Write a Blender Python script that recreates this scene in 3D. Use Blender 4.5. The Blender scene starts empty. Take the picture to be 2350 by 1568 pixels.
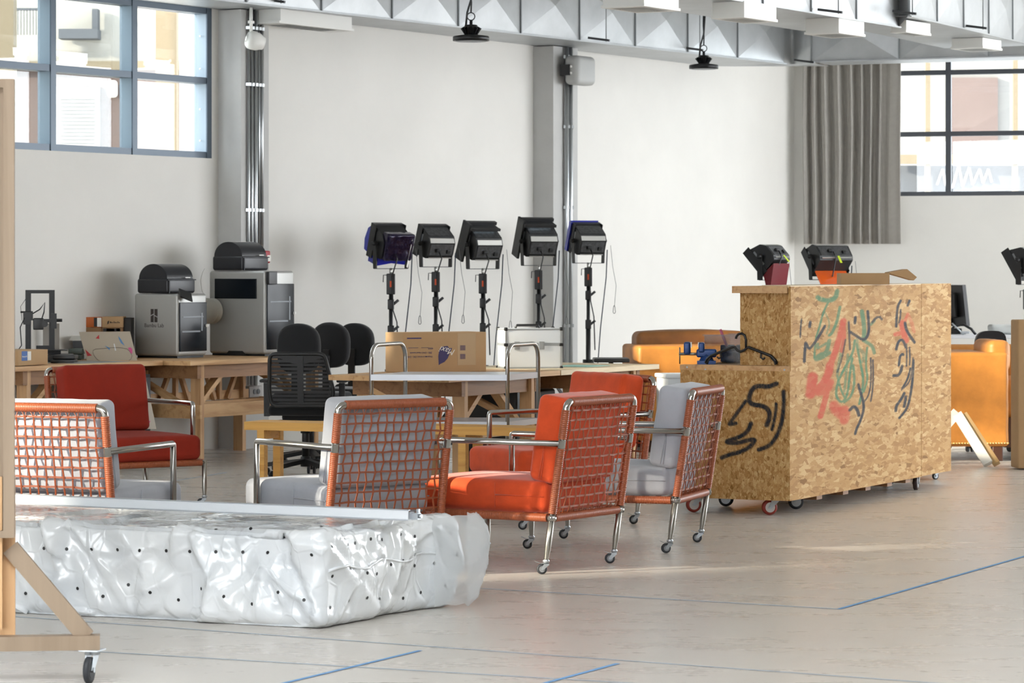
import bpy, math, random
from mathutils import Vector, Matrix, noise as mnoise

# ------------------------------------------------------------------ camera, sky, sun, exposure
F_PX, CX, HY, HC = 7150.0, 1175.0, 612.0, 1.45
SC = bpy.context.scene
cam_d = bpy.data.cameras.new('camera')
cam_d.sensor_width = 36.0
cam_d.lens = 36.0 * F_PX / 2350.0
cam_d.shift_y = -(1568 / 2 - HY) / 2350.0
cam_d.clip_end = 300
cam = bpy.data.objects.new('camera', cam_d)
SC.collection.objects.link(cam)
cam.location = (0, 0, HC)
cam.rotation_euler = (math.pi / 2, 0, 0)
SC.camera = cam
cam_d.dof.use_dof = True
cam_d.dof.focus_distance = 16.0
cam_d.dof.aperture_fstop = 9.0

world = bpy.data.worlds.new('sky')
SC.world = world
world.use_nodes = True
wn = world.node_tree.nodes
bg = wn['Background']
bg.inputs[0].default_value = (0.93, 0.965, 1.0, 1)
bg.inputs[1].default_value = 10.0

sun_d = bpy.data.lights.new('sun', 'SUN')
sun_d.energy = 21.0
sun_d.angle = 0.035
sun_d.color = (1.0, 0.86, 0.68)
sun = bpy.data.objects.new('sun', sun_d)
SC.collection.objects.link(sun)
SUN_DIR = Vector((0.87, 0.40, -0.28)).normalized()
sun.rotation_euler = SUN_DIR.to_track_quat('-Z', 'Y').to_euler()

SC.view_settings.view_transform = 'Standard'
SC.view_settings.look = 'None'
SC.view_settings.gamma = 1.0
SC.view_settings.exposure = 0.0
SC.view_settings.use_curve_mapping = False
SC.cycles.max_bounces = 9
SC.cycles.diffuse_bounces = 6
SC.cycles.caustics_reflective = False
SC.cycles.caustics_refractive = False
SC.cycles.sample_clamp_indirect = 6.0

PI = math.pi
rnd = random.Random(7)


def px(x, y, Y):
    """world point seen at pixel x, y of the photograph, Y metres from the camera"""
    return Vector(((x - CX) / F_PX * Y, Y, HC - (y - HY) / F_PX * Y))


def pz(x, y, z):
    """world point seen at pixel x, y at height z"""
    Y = (HC - z) * F_PX / (y - HY)
    return Vector(((x - CX) / F_PX * Y, Y, z))


# ------------------------------------------------------------------ mesh helpers
class MB:
    def __init__(s):
        s.v, s.f, s.m, s.s = [], [], [], []

    def add(s, vs, fs, mat=0, smooth=False):
        o = len(s.v)
        s.v += [tuple(p) for p in vs]
        for f in fs:
            s.f.append([i + o for i in f])
            s.m.append(mat)
            s.s.append(smooth)
        return s

    def box(s, c, d, mat=0, rz=0.0, R=None):
        x, y, z = d[0] / 2, d[1] / 2, d[2] / 2
        vs = [Vector((a * x, b * y, e * z)) for a in (-1, 1) for b in (-1, 1) for e in (-1, 1)]
        if R is None and rz:
            R = Matrix.Rotation(rz, 3, 'Z')
        if R is not None:
            vs = [R @ p for p in vs]
        c = Vector(c)
        s.add([p + c for p in vs], [(0, 1, 3, 2), (4, 6, 7, 5), (0, 4, 5, 1), (2, 3, 7, 6), (0, 2, 6, 4), (1, 5, 7, 3)], mat)
        return s

    def b2(s, lo, hi, mat=0):
        return s.box([(lo[i] + hi[i]) / 2 for i in range(3)], [abs(hi[i] - lo[i]) for i in range(3)], mat)

    def bar(s, p, q, w, h, mat=0, up=(0, 0, 1)):
        p, q = Vector(p), Vector(q)
        d = q - p
        L = d.length
        d.normalize()
        u = Vector(up)
        sd = d.cross(u)
        if sd.length < 1e-4:
            sd = d.cross(Vector((1, 0, 0)))
        sd.normalize()
        u = sd.cross(d)
        R = Matrix((d, sd, u)).transposed()
        return s.box((p + q) / 2, (L, w, h), mat, R=R)

    def tube(s, pts, r, n=10, mat=0, cap=True, smooth=True, closed=False):
        pts = [Vector(p) for p in pts]
        N = len(pts)
        rs = r if isinstance(r, (list, tuple)) else [r] * N
        prev = None
        rings = []
        for i, p in enumerate(pts):
            if closed:
                t = pts[(i + 1) % N] - pts[i - 1]
            else:
                t = pts[min(i + 1, N - 1)] - pts[max(i - 1, 0)]
            if t.length < 1e-9:
                t = Vector((0, 0, 1))
            t.normalize()
            if prev is None:
                a = Vector((0, 0, 1)) if abs(t.z) < 0.9 else Vector((1, 0, 0))
                u = t.cross(a).normalized()
            else:
                u = prev - t * prev.dot(t)
                u = u.normalized() if u.length > 1e-6 else t.orthogonal().normalized()
            prev = u
            w = t.cross(u)
            rings.append([p + (u * math.cos(2 * PI * k / n) + w * math.sin(2 * PI * k / n)) * rs[i] for k in range(n)])
        vs = [q for ring in rings for q in ring]
        fs = []
        for i in range(N if closed else N - 1):
            j = (i + 1) % N
            for k in range(n):
                fs.append((i * n + k, i * n + (k + 1) % n, j * n + (k + 1) % n, j * n + k))
        o = len(s.v)
        s.add(vs, fs, mat, smooth)
        if cap and not closed:
            s.add([], [], mat)
            s.f.append([o + k for k in range(n)][::-1]); s.m.append(mat); s.s.append(False)
            s.f.append([o + (N - 1) * n + k for k in range(n)]); s.m.append(mat); s.s.append(False)
        return s

    def lathe(s, o, axis, prof, n=20, mat=0, smooth=True):
        """prof: (distance along axis, radius)"""
        o, a = Vector(o), Vector(axis).normalized()
        u = a.orthogonal().normalized()
        w = a.cross(u)
        vs, fs = [], []
        for d, r in prof:
            for k in range(n):
                an = 2 * PI * k / n
                vs.append(o + a * d + (u * math.cos(an) + w * math.sin(an)) * max(r, 1e-5))
        for i in range(len(prof) - 1):
            for k in range(n):
                fs.append((i * n + k, i * n + (k + 1) % n, (i + 1) * n + (k + 1) % n, (i + 1) * n + k))
        b = len(s.v)
        s.add(vs, fs, mat, smooth)
        for ring in (0, len(prof) - 1):
            if prof[ring][1] > 2e-5:
                s.f.append([b + ring * n + k for k in range(n)]); s.m.append(mat); s.s.append(False)
        return s

    def prism(s, poly, O, U, V, t, mat=0, smooth_side=False):
        """polygon poly in the plane O + a U + b V, thickness t along U x V (centred)"""
        O, U, V = Vector(O), Vector(U), Vector(V)
        N = U.cross(V).normalized()
        n = len(poly)
        vs = [O + U * a + V * b + N * (t / 2) for a, b in poly] + [O + U * a + V * b - N * (t / 2) for a, b in poly]
        s.add(vs, [list(range(n)), list(range(2 * n - 1, n - 1, -1))], mat)
        o = len(s.v) - 2 * n
        for i in range(n):
            j = (i + 1) % n
            s.f.append([o + i, o + n + i, o + n + j, o + j]); s.m.append(mat); s.s.append(smooth_side)
        return s

    def rbox(s, c, d, r, mat=0, R=None, seg=3, n=1, fn=None, smooth=True):
        """rounded box; n = cells across the flat part of every side; fn(p, unit) -> p displaces"""
        h = [x / 2 for x in d]
        r = min([r] + [x * 0.999 for x in h])

        def ticks(hh):
            k = [-hh + r * (1 - math.cos(i * PI / 2 / seg)) * 1.0 for i in range(seg + 1)]
            k = [-hh + r * (i / seg) for i in range(seg + 1)]
            nn = n if isinstance(n, int) else max(1, int(round(2 * (hh - r) / n)))
            mid = [-(hh - r) + 2 * (hh - r) * i / nn for i in range(1, nn)]
            return k + mid + [-q for q in k[::-1]]
        T = [ticks(x) for x in h]
        idx, vs, fs = {}, [], []

        def vert(p):
            key = (round(p[0], 6), round(p[1], 6), round(p[2], 6))
            if key not in idx:
                q = Vector([max(-(h[i] - r), min(h[i] - r, p[i])) for i in range(3)])
                dd = Vector(p) - q
                # even angular spacing on the rounding
                dn = Vector([math.tan(max(-1, min(1, dd[i] / r)) * PI / 4) for i in range(3)])
                if dn.length > 1e-9:
                    w = q + dn.normalized() * r
                else:
                    w = q
                if fn:
                    w = fn(w, Vector([w[i] / h[i] for i in range(3)]))
                if R is not None:
                    w = R @ w
                idx[key] = len(vs)
                vs.append(w + Vector(c))
            return idx[key]
        for ax in range(3):
            a, b = (ax + 1) % 3, (ax + 2) % 3
            for sg in (-1, 1):
                for i in range(len(T[a]) - 1):
                    for j in range(len(T[b]) - 1):
                        q = []
                        for (ii, jj) in ((i, j), (i + 1, j), (i + 1, j + 1), (i, j + 1)):
                            p = [0, 0, 0]
                            p[ax] = sg * h[ax]; p[a] = T[a][ii]; p[b] = T[b][jj]
                            q.append(vert(p))
                        if sg < 0:
                            q.reverse()
                        if len(set(q)) > 2:
                            fs.append(q)
        return s.add(vs, fs, mat, smooth)

    def xf(s, M):
        s.v = [tuple(M @ Vector(p)) for p in s.v]
        return s

    def build(s, name, mats, parent=None, loc=None, rz=None):
        me = bpy.data.meshes.new(name)
        me.from_pydata(s.v, [], s.f)
        if not isinstance(mats, (list, tuple)):
            mats = [mats]
        for m in mats:
            me.materials.append(m)
        me.polygons.foreach_set('material_index', s.m)
        me.polygons.foreach_set('use_smooth', s.s)
        me.update()
        o = bpy.data.objects.new(name, me)
        SC.collection.objects.link(o)
        if parent is not None:
            o.parent = parent
        if loc is not None:
            o.location = loc
        if rz is not None:
            o.rotation_euler = (0, 0, rz)
        return o


def tag(o, label=None, cat=None, group=None, kind=None):
    if label: o['label'] = label
    if cat: o['category'] = cat
    if group: o['group'] = group
    if kind: o['kind'] = kind
    return o


def thing(name, label, cat, loc=(0, 0, 0), rz=0.0, group=None):
    o = bpy.data.objects.new(name, None)
    o.empty_display_size = 0.1
    SC.collection.objects.link(o)
    o.location = loc
    o.rotation_euler = (0, 0, rz)
    return tag(o, label, cat, group)


def dup(root, loc, rz, label=None, group=None):
    r = root.copy(); SC.collection.objects.link(r)
    r.location = loc; r.rotation_euler = (0, 0, rz)
    if label: r['label'] = label
    if group: r['group'] = group
    for ch in list(root.children):
        c = ch.copy(); SC.collection.objects.link(c); c.parent = r
        for g in list(ch.children):
            d = g.copy(); SC.collection.objects.link(d); d.parent = c
    return r


# ------------------------------------------------------------------ materials
def lin(h):
    h = h.lstrip('#')
    out = []
    for i in (0, 2, 4):
        c = int(h[i:i + 2], 16) / 255
        out.append(c / 12.92 if c <= 0.04045 else ((c + 0.055) / 1.055) ** 2.4)
    return tuple(out) + (1.0,)


class NT:
    def __init__(s, name):
        s.mat = bpy.data.materials.new(name)
        s.mat.use_nodes = True
        s.t = s.mat.node_tree
        s.b = s.t.nodes['Principled BSDF']
        s.out = s.t.nodes['Material Output']

    def n(s, typ, **kw):
        nd = s.t.nodes.new(typ)
        for k, v in kw.items():
            if k.startswith('_'):
                nd.inputs[k[1:].replace('_', ' ')].default_value = v
            else:
                setattr(nd, k, v)
        return nd

    def l(s, a, b):
        s.t.links.new(a, b)


def ramp(nt, fac, stops):
    r = nt.n('ShaderNodeValToRGB')
    e = r.color_ramp.elements
    while len(e) > 1:
        e.remove(e[0])
    e[0].position, e[0].color = stops[0]
    for p, c in stops[1:]:
        k = e.new(p); k.color = c
    nt.l(fac, r.inputs[0])
    return r.outputs[0]


def mat(name, col, rough=0.5, metal=0.0, var=0.0, vscale=6.0, bump=0.0, bscale=60.0, sheen=0.0, coat=0.0,
        stretch=(1, 1, 1), spec=None, emit=None, alpha=None, trans=0.0, aniso=0.0):
    nt = NT(name)
    c = lin(col) if isinstance(col, str) else tuple(col) + (1,)
    b = nt.b
    b.inputs['Base Color'].default_value = c
    b.inputs['Roughness'].default_value = rough
    b.inputs['Metallic'].default_value = metal
    if spec is not None: b.inputs['Specular IOR Level'].default_value = spec
    if sheen:
        b.inputs['Sheen Weight'].default_value = sheen
        b.inputs['Sheen Roughness'].default_value = 0.4
    if coat: b.inputs['Coat Weight'].default_value = coat
    if trans: b.inputs['Transmission Weight'].default_value = trans
    if alpha is not None: b.inputs['Alpha'].default_value = alpha
    if emit:
        b.inputs['Emission Color'].default_value = c
        b.inputs['Emission Strength'].default_value = emit
    if var or bump:
        tc = nt.n('ShaderNodeTexCoord')
        mp = nt.n('ShaderNodeMapping')
        mp.inputs['Scale'].default_value = stretch
        nt.l(tc.outputs['Object'], mp.inputs[0])
    if var:
        no = nt.n('ShaderNodeTexNoise', _Scale=vscale, _Detail=6.0, _Roughness=0.6)
        nt.l(mp.outputs[0], no.inputs['Vector'])
        lo = tuple(max(0, x * (1 - var)) for x in c[:3]) + (1,)
        hi = tuple(min(1, x * (1 + var)) for x in c[:3]) + (1,)
        nt.l(ramp(nt, no.outputs[0], [(0.3, lo), (0.7, hi)]), b.inputs['Base Color'])
    if bump:
        n2 = nt.n('ShaderNodeTexNoise', _Scale=bscale, _Detail=4.0)
        nt.l(mp.outputs[0], n2.inputs['Vector'])
        bp = nt.n('ShaderNodeBump', _Strength=bump, _Distance=0.01)
        nt.l(n2.outputs[0], bp.inputs['Height'])
        nt.l(bp.outputs[0], b.inputs['Normal'])
    return nt.mat


def wood(name, c1, c2, scale=1.0, axis=0, rough=0.55):
    """planks of pine: grain stretched along local axis"""
    nt = NT(name)
    tc = nt.n('ShaderNodeTexCoord')
    mp = nt.n('ShaderNodeMapping')
    sc = [14.0 * scale] * 3
    sc[axis] = 0.9 * scale
    mp.inputs['Scale'].default_value = sc
    nt.l(tc.outputs['Object'], mp.inputs[0])
    no = nt.n('ShaderNodeTexNoise', _Scale=1.6, _Detail=8.0, _Roughness=0.62, _Distortion=0.6)
    nt.l(mp.outputs[0], no.inputs['Vector'])
    nt.l(ramp(nt, no.outputs[0], [(0.28, lin(c2)), (0.5, lin(c1)), (0.75, tuple(min(1, x * 1.12) for x in lin(c1)[:3]) + (1,))]),
         nt.b.inputs['Base Color'])
    nt.b.inputs['Roughness'].default_value = rough
    bp = nt.n('ShaderNodeBump', _Strength=0.12, _Distance=0.004)
    nt.l(no.outputs[0], bp.inputs['Height'])
    nt.l(bp.outputs[0], nt.b.inputs['Normal'])
    return nt.mat


def glass(name, tint=(1, 1, 1), refl=0.06, rough=0.0):
    nt = NT(name)
    tr = nt.n('ShaderNodeBsdfTransparent'); tr.inputs[0].default_value = tuple(tint) + (1,)
    gl = nt.n('ShaderNodeBsdfGlossy'); gl.inputs['Roughness'].default_value = rough
    mx = nt.n('ShaderNodeMixShader'); mx.inputs[0].default_value = refl
    nt.l(tr.outputs[0], mx.inputs[1]); nt.l(gl.outputs[0], mx.inputs[2])
    nt.l(mx.outputs[0], nt.out.inputs['Surface'])
    return nt.mat


M = {}
M['wall'] = mat('white_plaster', '#dedcd7', 0.85, var=0.03, vscale=1.3, bump=0.04, bscale=90)
M['wall_grey'] = mat('bounce_cut_grey', '#77756f', 0.85)  # dark tone made up for unseen walls to cut bounced light
M['column'] = mat('painted_concrete', '#b9b9b7', 0.8, var=0.05, vscale=3, bump=0.08, bscale=40)
M['ceil'] = mat('ceiling_paint', '#dedfdd', 0.9)
M['frame'] = mat('window_steel', '#54606c', 0.4, 0.3)
M['frame_in'] = mat('window_steel_pale', '#93a2ae', 0.45, 0.15)
M['frame_dark'] = mat('window_steel_dark', '#3c3f45', 0.45, 0.2)
M['pane'] = glass('window_glass', (0.84, 0.86, 0.865), 0.05)
M['galv'] = mat('galvanised_sheet', '#b4b7b9', 0.42, 0.55, var=0.1, vscale=3.0, bump=0.05, bscale=7)
M['galv_dark'] = mat('galvanised_flange', '#8b8f91', 0.45, 0.7)
M['galv_pipe'] = mat('galvanised_pipe', '#b9bdbf', 0.28, 0.9)
M['wheel_ring'] = mat('wheel_ring_grey', '#8d9094', 0.5)
M['white_paint'] = mat('white_enamel', '#eeeeea', 0.4)
M['grille'] = mat('grille_shadow', '#8b8d8c', 0.6)
M['black'] = mat('black_plastic', '#18191b', 0.42, var=0.1)
M['black_metal'] = mat('black_powder_coat', '#1b1c1e', 0.38, 0.3)
M['black_gloss'] = mat('black_gloss', '#0c0d10', 0.12)
M['rubber'] = mat('grey_rubber', '#2b2e33', 0.6)
M['chrome'] = mat('stainless_tube', '#b0aeaa', 0.2, 1.0)
M['steel'] = mat('brushed_steel', '#a19f99', 0.32, 1.0)
M['zinc'] = mat('zinc_plate', '#b9c0c6', 0.35, 0.6)
M['cord'] = mat('rust_vinyl_cord', '#984f2e', 0.42, var=0.08, vscale=20, coat=0.1)
M['orange'] = mat('orange_suede', '#cf4a1d', 0.9, var=0.2, vscale=5, bump=0.1, bscale=200, sheen=0.25)
M['red'] = mat('shaded_red_suede', '#8c2109', 0.92, var=0.12, vscale=5, bump=0.1, bscale=200)  # red fabric darkened so the colour carries the shade it stands in
M['grey_fabric'] = mat('grey_blue_fabric', '#a9adb6', 0.95, var=0.05, vscale=8, bump=0.1, bscale=260, sheen=0.2)
M['pine'] = wood('pine', '#c9a274', '#a97c4c')
M['pine_y'] = wood('pine_along', '#c9a274', '#a97c4c', axis=1)
M['pine_z'] = wood('pine_upright', '#c7a075', '#a67a4d', axis=2)
M['pine_dark'] = wood('pine_brown', '#8f6845', '#6f4d2f')
M['bench_wood'] = wood('yellow_pine', '#d8a657', '#b98236')
M['pale_ply'] = wood('pale_plywood', '#d9c7a6', '#c4ad86', 0.6)
M['plywood'] = wood('birch_plywood', '#8f7d69', '#7e6c58', 0.5, axis=2)
M['card'] = mat('corrugated_card', '#b4936c', 0.85, var=0.05, vscale=4)
M['card_dark'] = mat('brown_card', '#8a6848', 0.85, var=0.06)
M['paper'] = mat('white_paper', '#e9e7e0', 0.8)
M['ink'] = mat('dark_ink', '#3b3533', 0.8)
M['leather'] = mat('tan_leather', '#b97a34', 0.5, var=0.28, vscale=3.5, bump=0.1, bscale=30)
M['wood_dark'] = mat('dark_wood', '#4a2f24', 0.4)
# ------------------------------------------------------------------ floor
def floor_mat():
    nt = NT('pale_linoleum')
    tc = nt.n('ShaderNodeTexCoord')
    mp = nt.n('ShaderNodeMapping'); mp.inputs['Rotation'].default_value = (0, 0, 0.46); mp.inputs['Scale'].default_value = (1.0, 3.2, 1)
    nt.l(tc.outputs['Object'], mp.inputs[0])
    a = nt.n('ShaderNodeTexNoise', _Scale=1.5, _Detail=10.0, _Roughness=0.7)
    nt.l(mp.outputs[0], a.inputs['Vector'])
    b = nt.n('ShaderNodeTexNoise', _Scale=30.0, _Detail=3.0)
    nt.l(tc.outputs['Object'], b.inputs['Vector'])
    mx = nt.n('ShaderNodeMath', operation='MULTIPLY_ADD'); mx.inputs[1].default_value = 0.25
    nt.l(b.outputs[0], mx.inputs[0]); nt.l(a.outputs[0], mx.inputs[2])
    nt.l(ramp(nt, mx.outputs[0], [(0.3, lin('#c4beb7')), (0.62, lin('#cac5be')), (0.9, lin('#cfcbc5'))]), nt.b.inputs['Base Color'])
    nt.l(ramp(nt, a.outputs[0], [(0.3, (0.25, 0.25, 0.25, 1)), (0.7, (0.32, 0.32, 0.32, 1))]), nt.b.inputs['Roughness'])
    return nt.mat


m = MB()
m.add([(-30, -9, 0), (16, -9, 0), (16, 36, 0), (-30, 36, 0)], [(0, 1, 2, 3)])
floor = tag(m.build('floor', floor_mat()), kind='structure')
# blue tape lines laid on the floor
M['tape'] = mat('blue_tape', '#6f9fd0', 0.7, var=0.15, vscale=40)
M['tape_pale'] = mat('worn_blue_tape', '#a9bccf', 0.7, var=0.15, vscale=40)


def tape(p, q, w, mt, z=0.0015):
    a, b = pz(p[0], p[1], 0), pz(q[0], q[1], 0)
    d = (b - a).normalized(); n = Vector((-d.y, d.x, 0)) * w / 2
    k = MB()
    k.add([a - n + Vector((0, 0, z)), b - n + Vector((0, 0, z)), b + n + Vector((0, 0, z)), a + n + Vector((0, 0, z))], [(0, 1, 2, 3)])
    k.build('tape_line', mt, floor)


tape((-60, 1409), (2330, 1582), 0.012, M['tape_pale'])
tape((60, 1487), (1500, 1572), 0.012, M['tape_pale'])
tape((640, 1572), (965, 1494), 0.02, M['tape'], 0.002)
tape((1240, 1572), (1418, 1524), 0.02, M['tape'], 0.002)
tape((1080, 1350), (1930, 1399), 0.016, M['tape_pale'])
tape((1925, 1399), (2420, 1258), 0.02, M['tape'], 0.002)
tape((60, 1160), (520, 1085), 0.02, M['tape_pale'])

# ------------------------------------------------------------------ walls: W0 on the left wall, U along it, N into the room
W0 = Vector((-2.354, 24.82, 0))
U = Vector((0.528, 0.849, 0)).normalized()
N = Vector((0.849, -0.528, 0)).normalized()
T_CORNER = 10.2
C0 = W0 + U * T_CORNER
V = Vector((0.9555, -0.295, 0)).normalized()
NR = Vector((-0.295, -0.9555, 0)).normalized()
CEIL = 4.7


def wpt(t, out=0.0, z=0.0):       # on the left wall; out = metres into the room
    p = W0 + U * t + N * out
    return Vector((p.x, p.y, z))


def rpt(t, out=0.0, z=0.0):
    p = C0 + V * t + NR * out
    return Vector((p.x, p.y, z))


def slab(mb, fn, t0, t1, o0, o1, z0, z1, mat_i=0):
    vs = [fn(t, o, z) for t in (t0, t1) for o in (o0, o1) for z in (z0, z1)]
    mb.add(vs, [(0, 1, 3, 2), (4, 6, 7, 5), (0, 4, 5, 1), (2, 3, 7, 6), (0, 2, 6, 4), (1, 5, 7, 3)], mat_i)


def wall_with_holes(fn, t0, t1, th, holes, name, mt='wall'):
    k = MB()
    cur = t0
    for a, b, z0, z1 in sorted(holes):
        slab(k, fn, cur, a, -th, 0, 0, CEIL)
        slab(k, fn, a, b, -th, 0, 0, z0)
        slab(k, fn, a, b, -th, 0, z1, CEIL)
        cur = b
    slab(k, fn, cur, t1, -th, 0, 0, CEIL)
    return tag(k.build(name, M[mt]), kind='structure')


GLZ0 = 17.5
WIN1 = (-5.6, -0.07, 2.31, 4.45)
wall_with_holes(wpt, -9.5, T_CORNER, 0.32, [WIN1, (-8.5, -6.9, 2.7, 4.45)], 'wall_left')
wall_with_holes(wpt, -40.0, -9.5, 0.32, [(-19.3, -17.15, 2.6, 4.45)], 'wall_near', 'wall_grey')
WIN2 = (1.05, 4.4, 2.2, 4.1)
wall_with_holes(rpt, 0.0, 9.5, 0.32, [WIN2], 'wall_right')
# the glazed side of the hall, out of the picture on the right, and the wall behind the camera
k = MB()
k.b2((12.0, -9, 0), (12.2, GLZ0, CEIL)); k.b2((12.0, GLZ0, 0), (12.2, 31, 0.4)); k.b2((12.0, GLZ0, 4.4), (12.2, 31, CEIL))
for y in (24.0, 30.4):
    k.b2((12.0, y, 0.4), (12.2, y + 0.4, 4.4))
tag(k.build('wall_side', M['wall_grey']), kind='structure')
k = MB()
k.b2((-2.0, -3.2, 0), (12, -3, CEIL)); k.b2((-21, -3.2, 0), (-2, -3, 0.3)); k.b2((-21, -3.2, 4.4), (-2, -3, CEIL))
for x in (-21, -16, -11, -6): k.b2((x, -3.2, 0.3), (x + 0.3, -3, 4.4))
tag(k.build('wall_back', M['wall_grey']), kind='structure')
k = MB()
_roof = [wpt(-40, -0.32), wpt(T_CORNER, -0.32), rpt(9.6, -0.3), Vector((14, 30, 0)), Vector((14, -9.3, 0))]
_hole = [Vector((-6, 3.0, 0)), Vector((-6, 6.6, 0)), Vector((4, 6.6, 0)), Vector((4, 3.0, 0))]  # unseen rooflight opening added to brighten the foreground
_rings = [(_roof[0], _roof[1], _hole[1], _hole[0]), (_roof[1], _roof[2], _roof[3], _hole[2], _hole[1]), (_roof[3], _roof[4], _hole[3], _hole[2]), (_roof[4], _roof[0], _hole[0], _hole[3])]
for z in (CEIL, CEIL + 0.3):
    for r in _rings:
        k.add([(p.x, p.y, z) for p in r], [tuple(range(len(r)))])
k.add([(p.x, p.y, z) for z in (CEIL, CEIL + .3) for p in _hole], [(i, (i + 1) % 4, (i + 1) % 4 + 4, i + 4) for i in range(4)])
tag(k.build('ceiling', M['ceil']), kind='structure')


def column(t, w, d, name):
    k = MB()
    slab(k, wpt, t, t + w, 0.001, d, 0, 3.492)
    return tag(k.build(name, M['column']), kind='structure')


# the two piers: near face left edge at t, width w, depth d
column(0.02, 0.37, 0.228, 'column_left')
column(4.83, 0.44, 0.218, 'column_middle')

# ------------------------------------------------------------------ steel windows
def steel_window(name, fn, t0, t1, z0, z1, ts, zs, frame_m, side_m, depth, off):
    """mullions at ts, transoms at zs; off = distance of the inner face behind the wall face"""
    k = MB()
    bw = 0.05
    for t in [t0 + bw / 2] + list(ts) + [t1 - bw / 2]:
        slab(k, fn, t - bw / 2, t + bw / 2, -off - depth, -off, z0, z1, 1)
        slab(k, fn, t - bw / 2 - 0.004, t + bw / 2 + 0.004, -off, -off + 0.012, z0, z1, 0)
    for z in [z0 + bw / 2] + list(zs) + [z1 - bw / 2]:
        slab(k, fn, t0, t1, -off - depth, -off + 0.004, z - bw / 2, z + bw / 2, 0)
    o = tag(k.build(name, [frame_m, side_m]), kind='structure')
    g = MB()
    tt = [t0] + list(ts) + [t1]; zz = [z0] + list(zs) + [z1]
    for i in range(len(tt) - 1):
        for j in range(len(zz) - 1):
            slab(g, fn, tt[i], tt[i + 1], -off - depth + 0.02, -off - depth + 0.026, zz[j], zz[j + 1])
    g.build('window_pane', M['pane'], o)
    return o


w1 = steel_window('window_1', wpt, WIN1[0], WIN1[1], WIN1[2], WIN1[3], [-1.03, -1.99, -2.95], [2.925, 3.48, 4.03], M['frame'], M['frame_in'], 0.12, 0.01)
k = MB()
for t in (-0.13,):
    for z in (2.45, 2.7, 3.02, 3.28):
        p = wpt(t - 0.005, -0.06, z)
        k.lathe(p, -U, [(0, 0.008), (0.006, 0.006)], 8)
k.build('frame_bolt', M['white_paint'], w1)
steel_window('window_2', rpt, WIN2[0], WIN2[1], WIN2[2], WIN2[3], [1.63, 2.62, 3.6], [2.865, 3.52], M['frame_dark'], M['frame_dark'], 0.07, 0.2)
steel_window('window_3', wpt, -8.5, -6.9, 2.7, 4.45, [-7.7], [3.6], M['frame'], M['frame_in'], 0.12, 0.01)
steel_window('window_4', wpt, -19.3, -17.15, 2.6, 4.45, [-18.25], [3.5], M['frame'], M['frame_in'], 0.12, 0.01)


# ------------------------------------------------------------------ outside
M['render_white'] = mat('darkened_render', '#6f6d6a', 0.9)  # outside colours darkened below their own tone to offset the bright daylight
M['render_pink'] = mat('pink_render', '#574a46', 0.9, var=0.06, vscale=2)
M['render_cream'] = mat('cream_post', '#6b6150', 0.9)
M['shade_grey'] = mat('grey_awning', '#4c4f54', 0.9)
YF = 36.0
bld = thing('neighbour_house', 'pale house front with louvred shutter beyond the high left window', 'building', px(200, HY, YF) * 1.0)
bld.location.z = 0
BO = bld.location


def face_box(mb, x0, y0, x1, y1, Y, th, mi=0):
    a, b = px(x0, y0, Y), px(x1, y1, Y)
    mb.b2((a.x - BO.x, Y - BO.y, b.z), (b.x - BO.x, Y - BO.y + th, a.z), mi)


k = MB(); face_box(k, -700, -330, 470, 158, YF + 0.05, 0.3); k.build('upper_wall', mat('upper_render', '#98958f', 0.9), bld)  # lighter colour makes up for the shade on the upper wall
k = MB(); face_box(k, -700, 158, 470, 1000, YF, 0.3); k.build('lower_wall', M['render_pink'], bld)
k = MB(); face_box(k, -700, 140, 470, 160, YF - 0.12, 0.2); k.build('string_course', M['render_cream'], bld)
k = MB(); face_box(k, 126, 200, 229, 420, YF - 0.05, 0.06); k.build('shutter_frame', M['render_white'], bld)
k = MB()
for i in range(16):
    y = 222 + i * 8.4
    face_box(k, 136, y, 217, y + 5.2, YF - 0.085, 0.04)
k.build('shutter', M['render_cream'], bld)
k = MB(); k.rbox(px(260, 205, YF) - BO + Vector((0, -0.08, 0)), (0.12, 0.1, 0.2), 0.045); k.build('wall_lamp', M['white_paint'], bld)
k = MB(); face_box(k, 134, 66, 224, 88, YF - 0.3, 0.3); face_box(k, 211, 20, 224, 70, YF - 0.2, 0.2); k.build('awning', M['shade_grey'], bld)
k = MB()
for i in range(9):
    face_box(k, 33 + 7 * i, 22, 34.5 + 7 * i, 80, YF - 0.3, 0.02)
face_box(k, 30, 18, 95, 24, YF - 0.3, 0.03)
k.build('railing', M['shade_grey'], bld)
post = MB(); a, b = px(357, -120, 31.0), px(405, 700, 31.0)
post.b2((a.x, 31.0, 0), (b.x, 31.2, a.z))
tag(post.build('porch_post', M['render_cream']), 'cream upright post standing outside behind the left window', 'post')
post = MB(); a, b = px(-40, -120, 30.0), px(31, 700, 30.0)
post.b2((a.x, 30.0, 0), (b.x, 30.2, a.z))
tag(post.build('louvre_screen', M['render_cream']), 'cream louvred screen outside at the far left window pane', 'screen')

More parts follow.
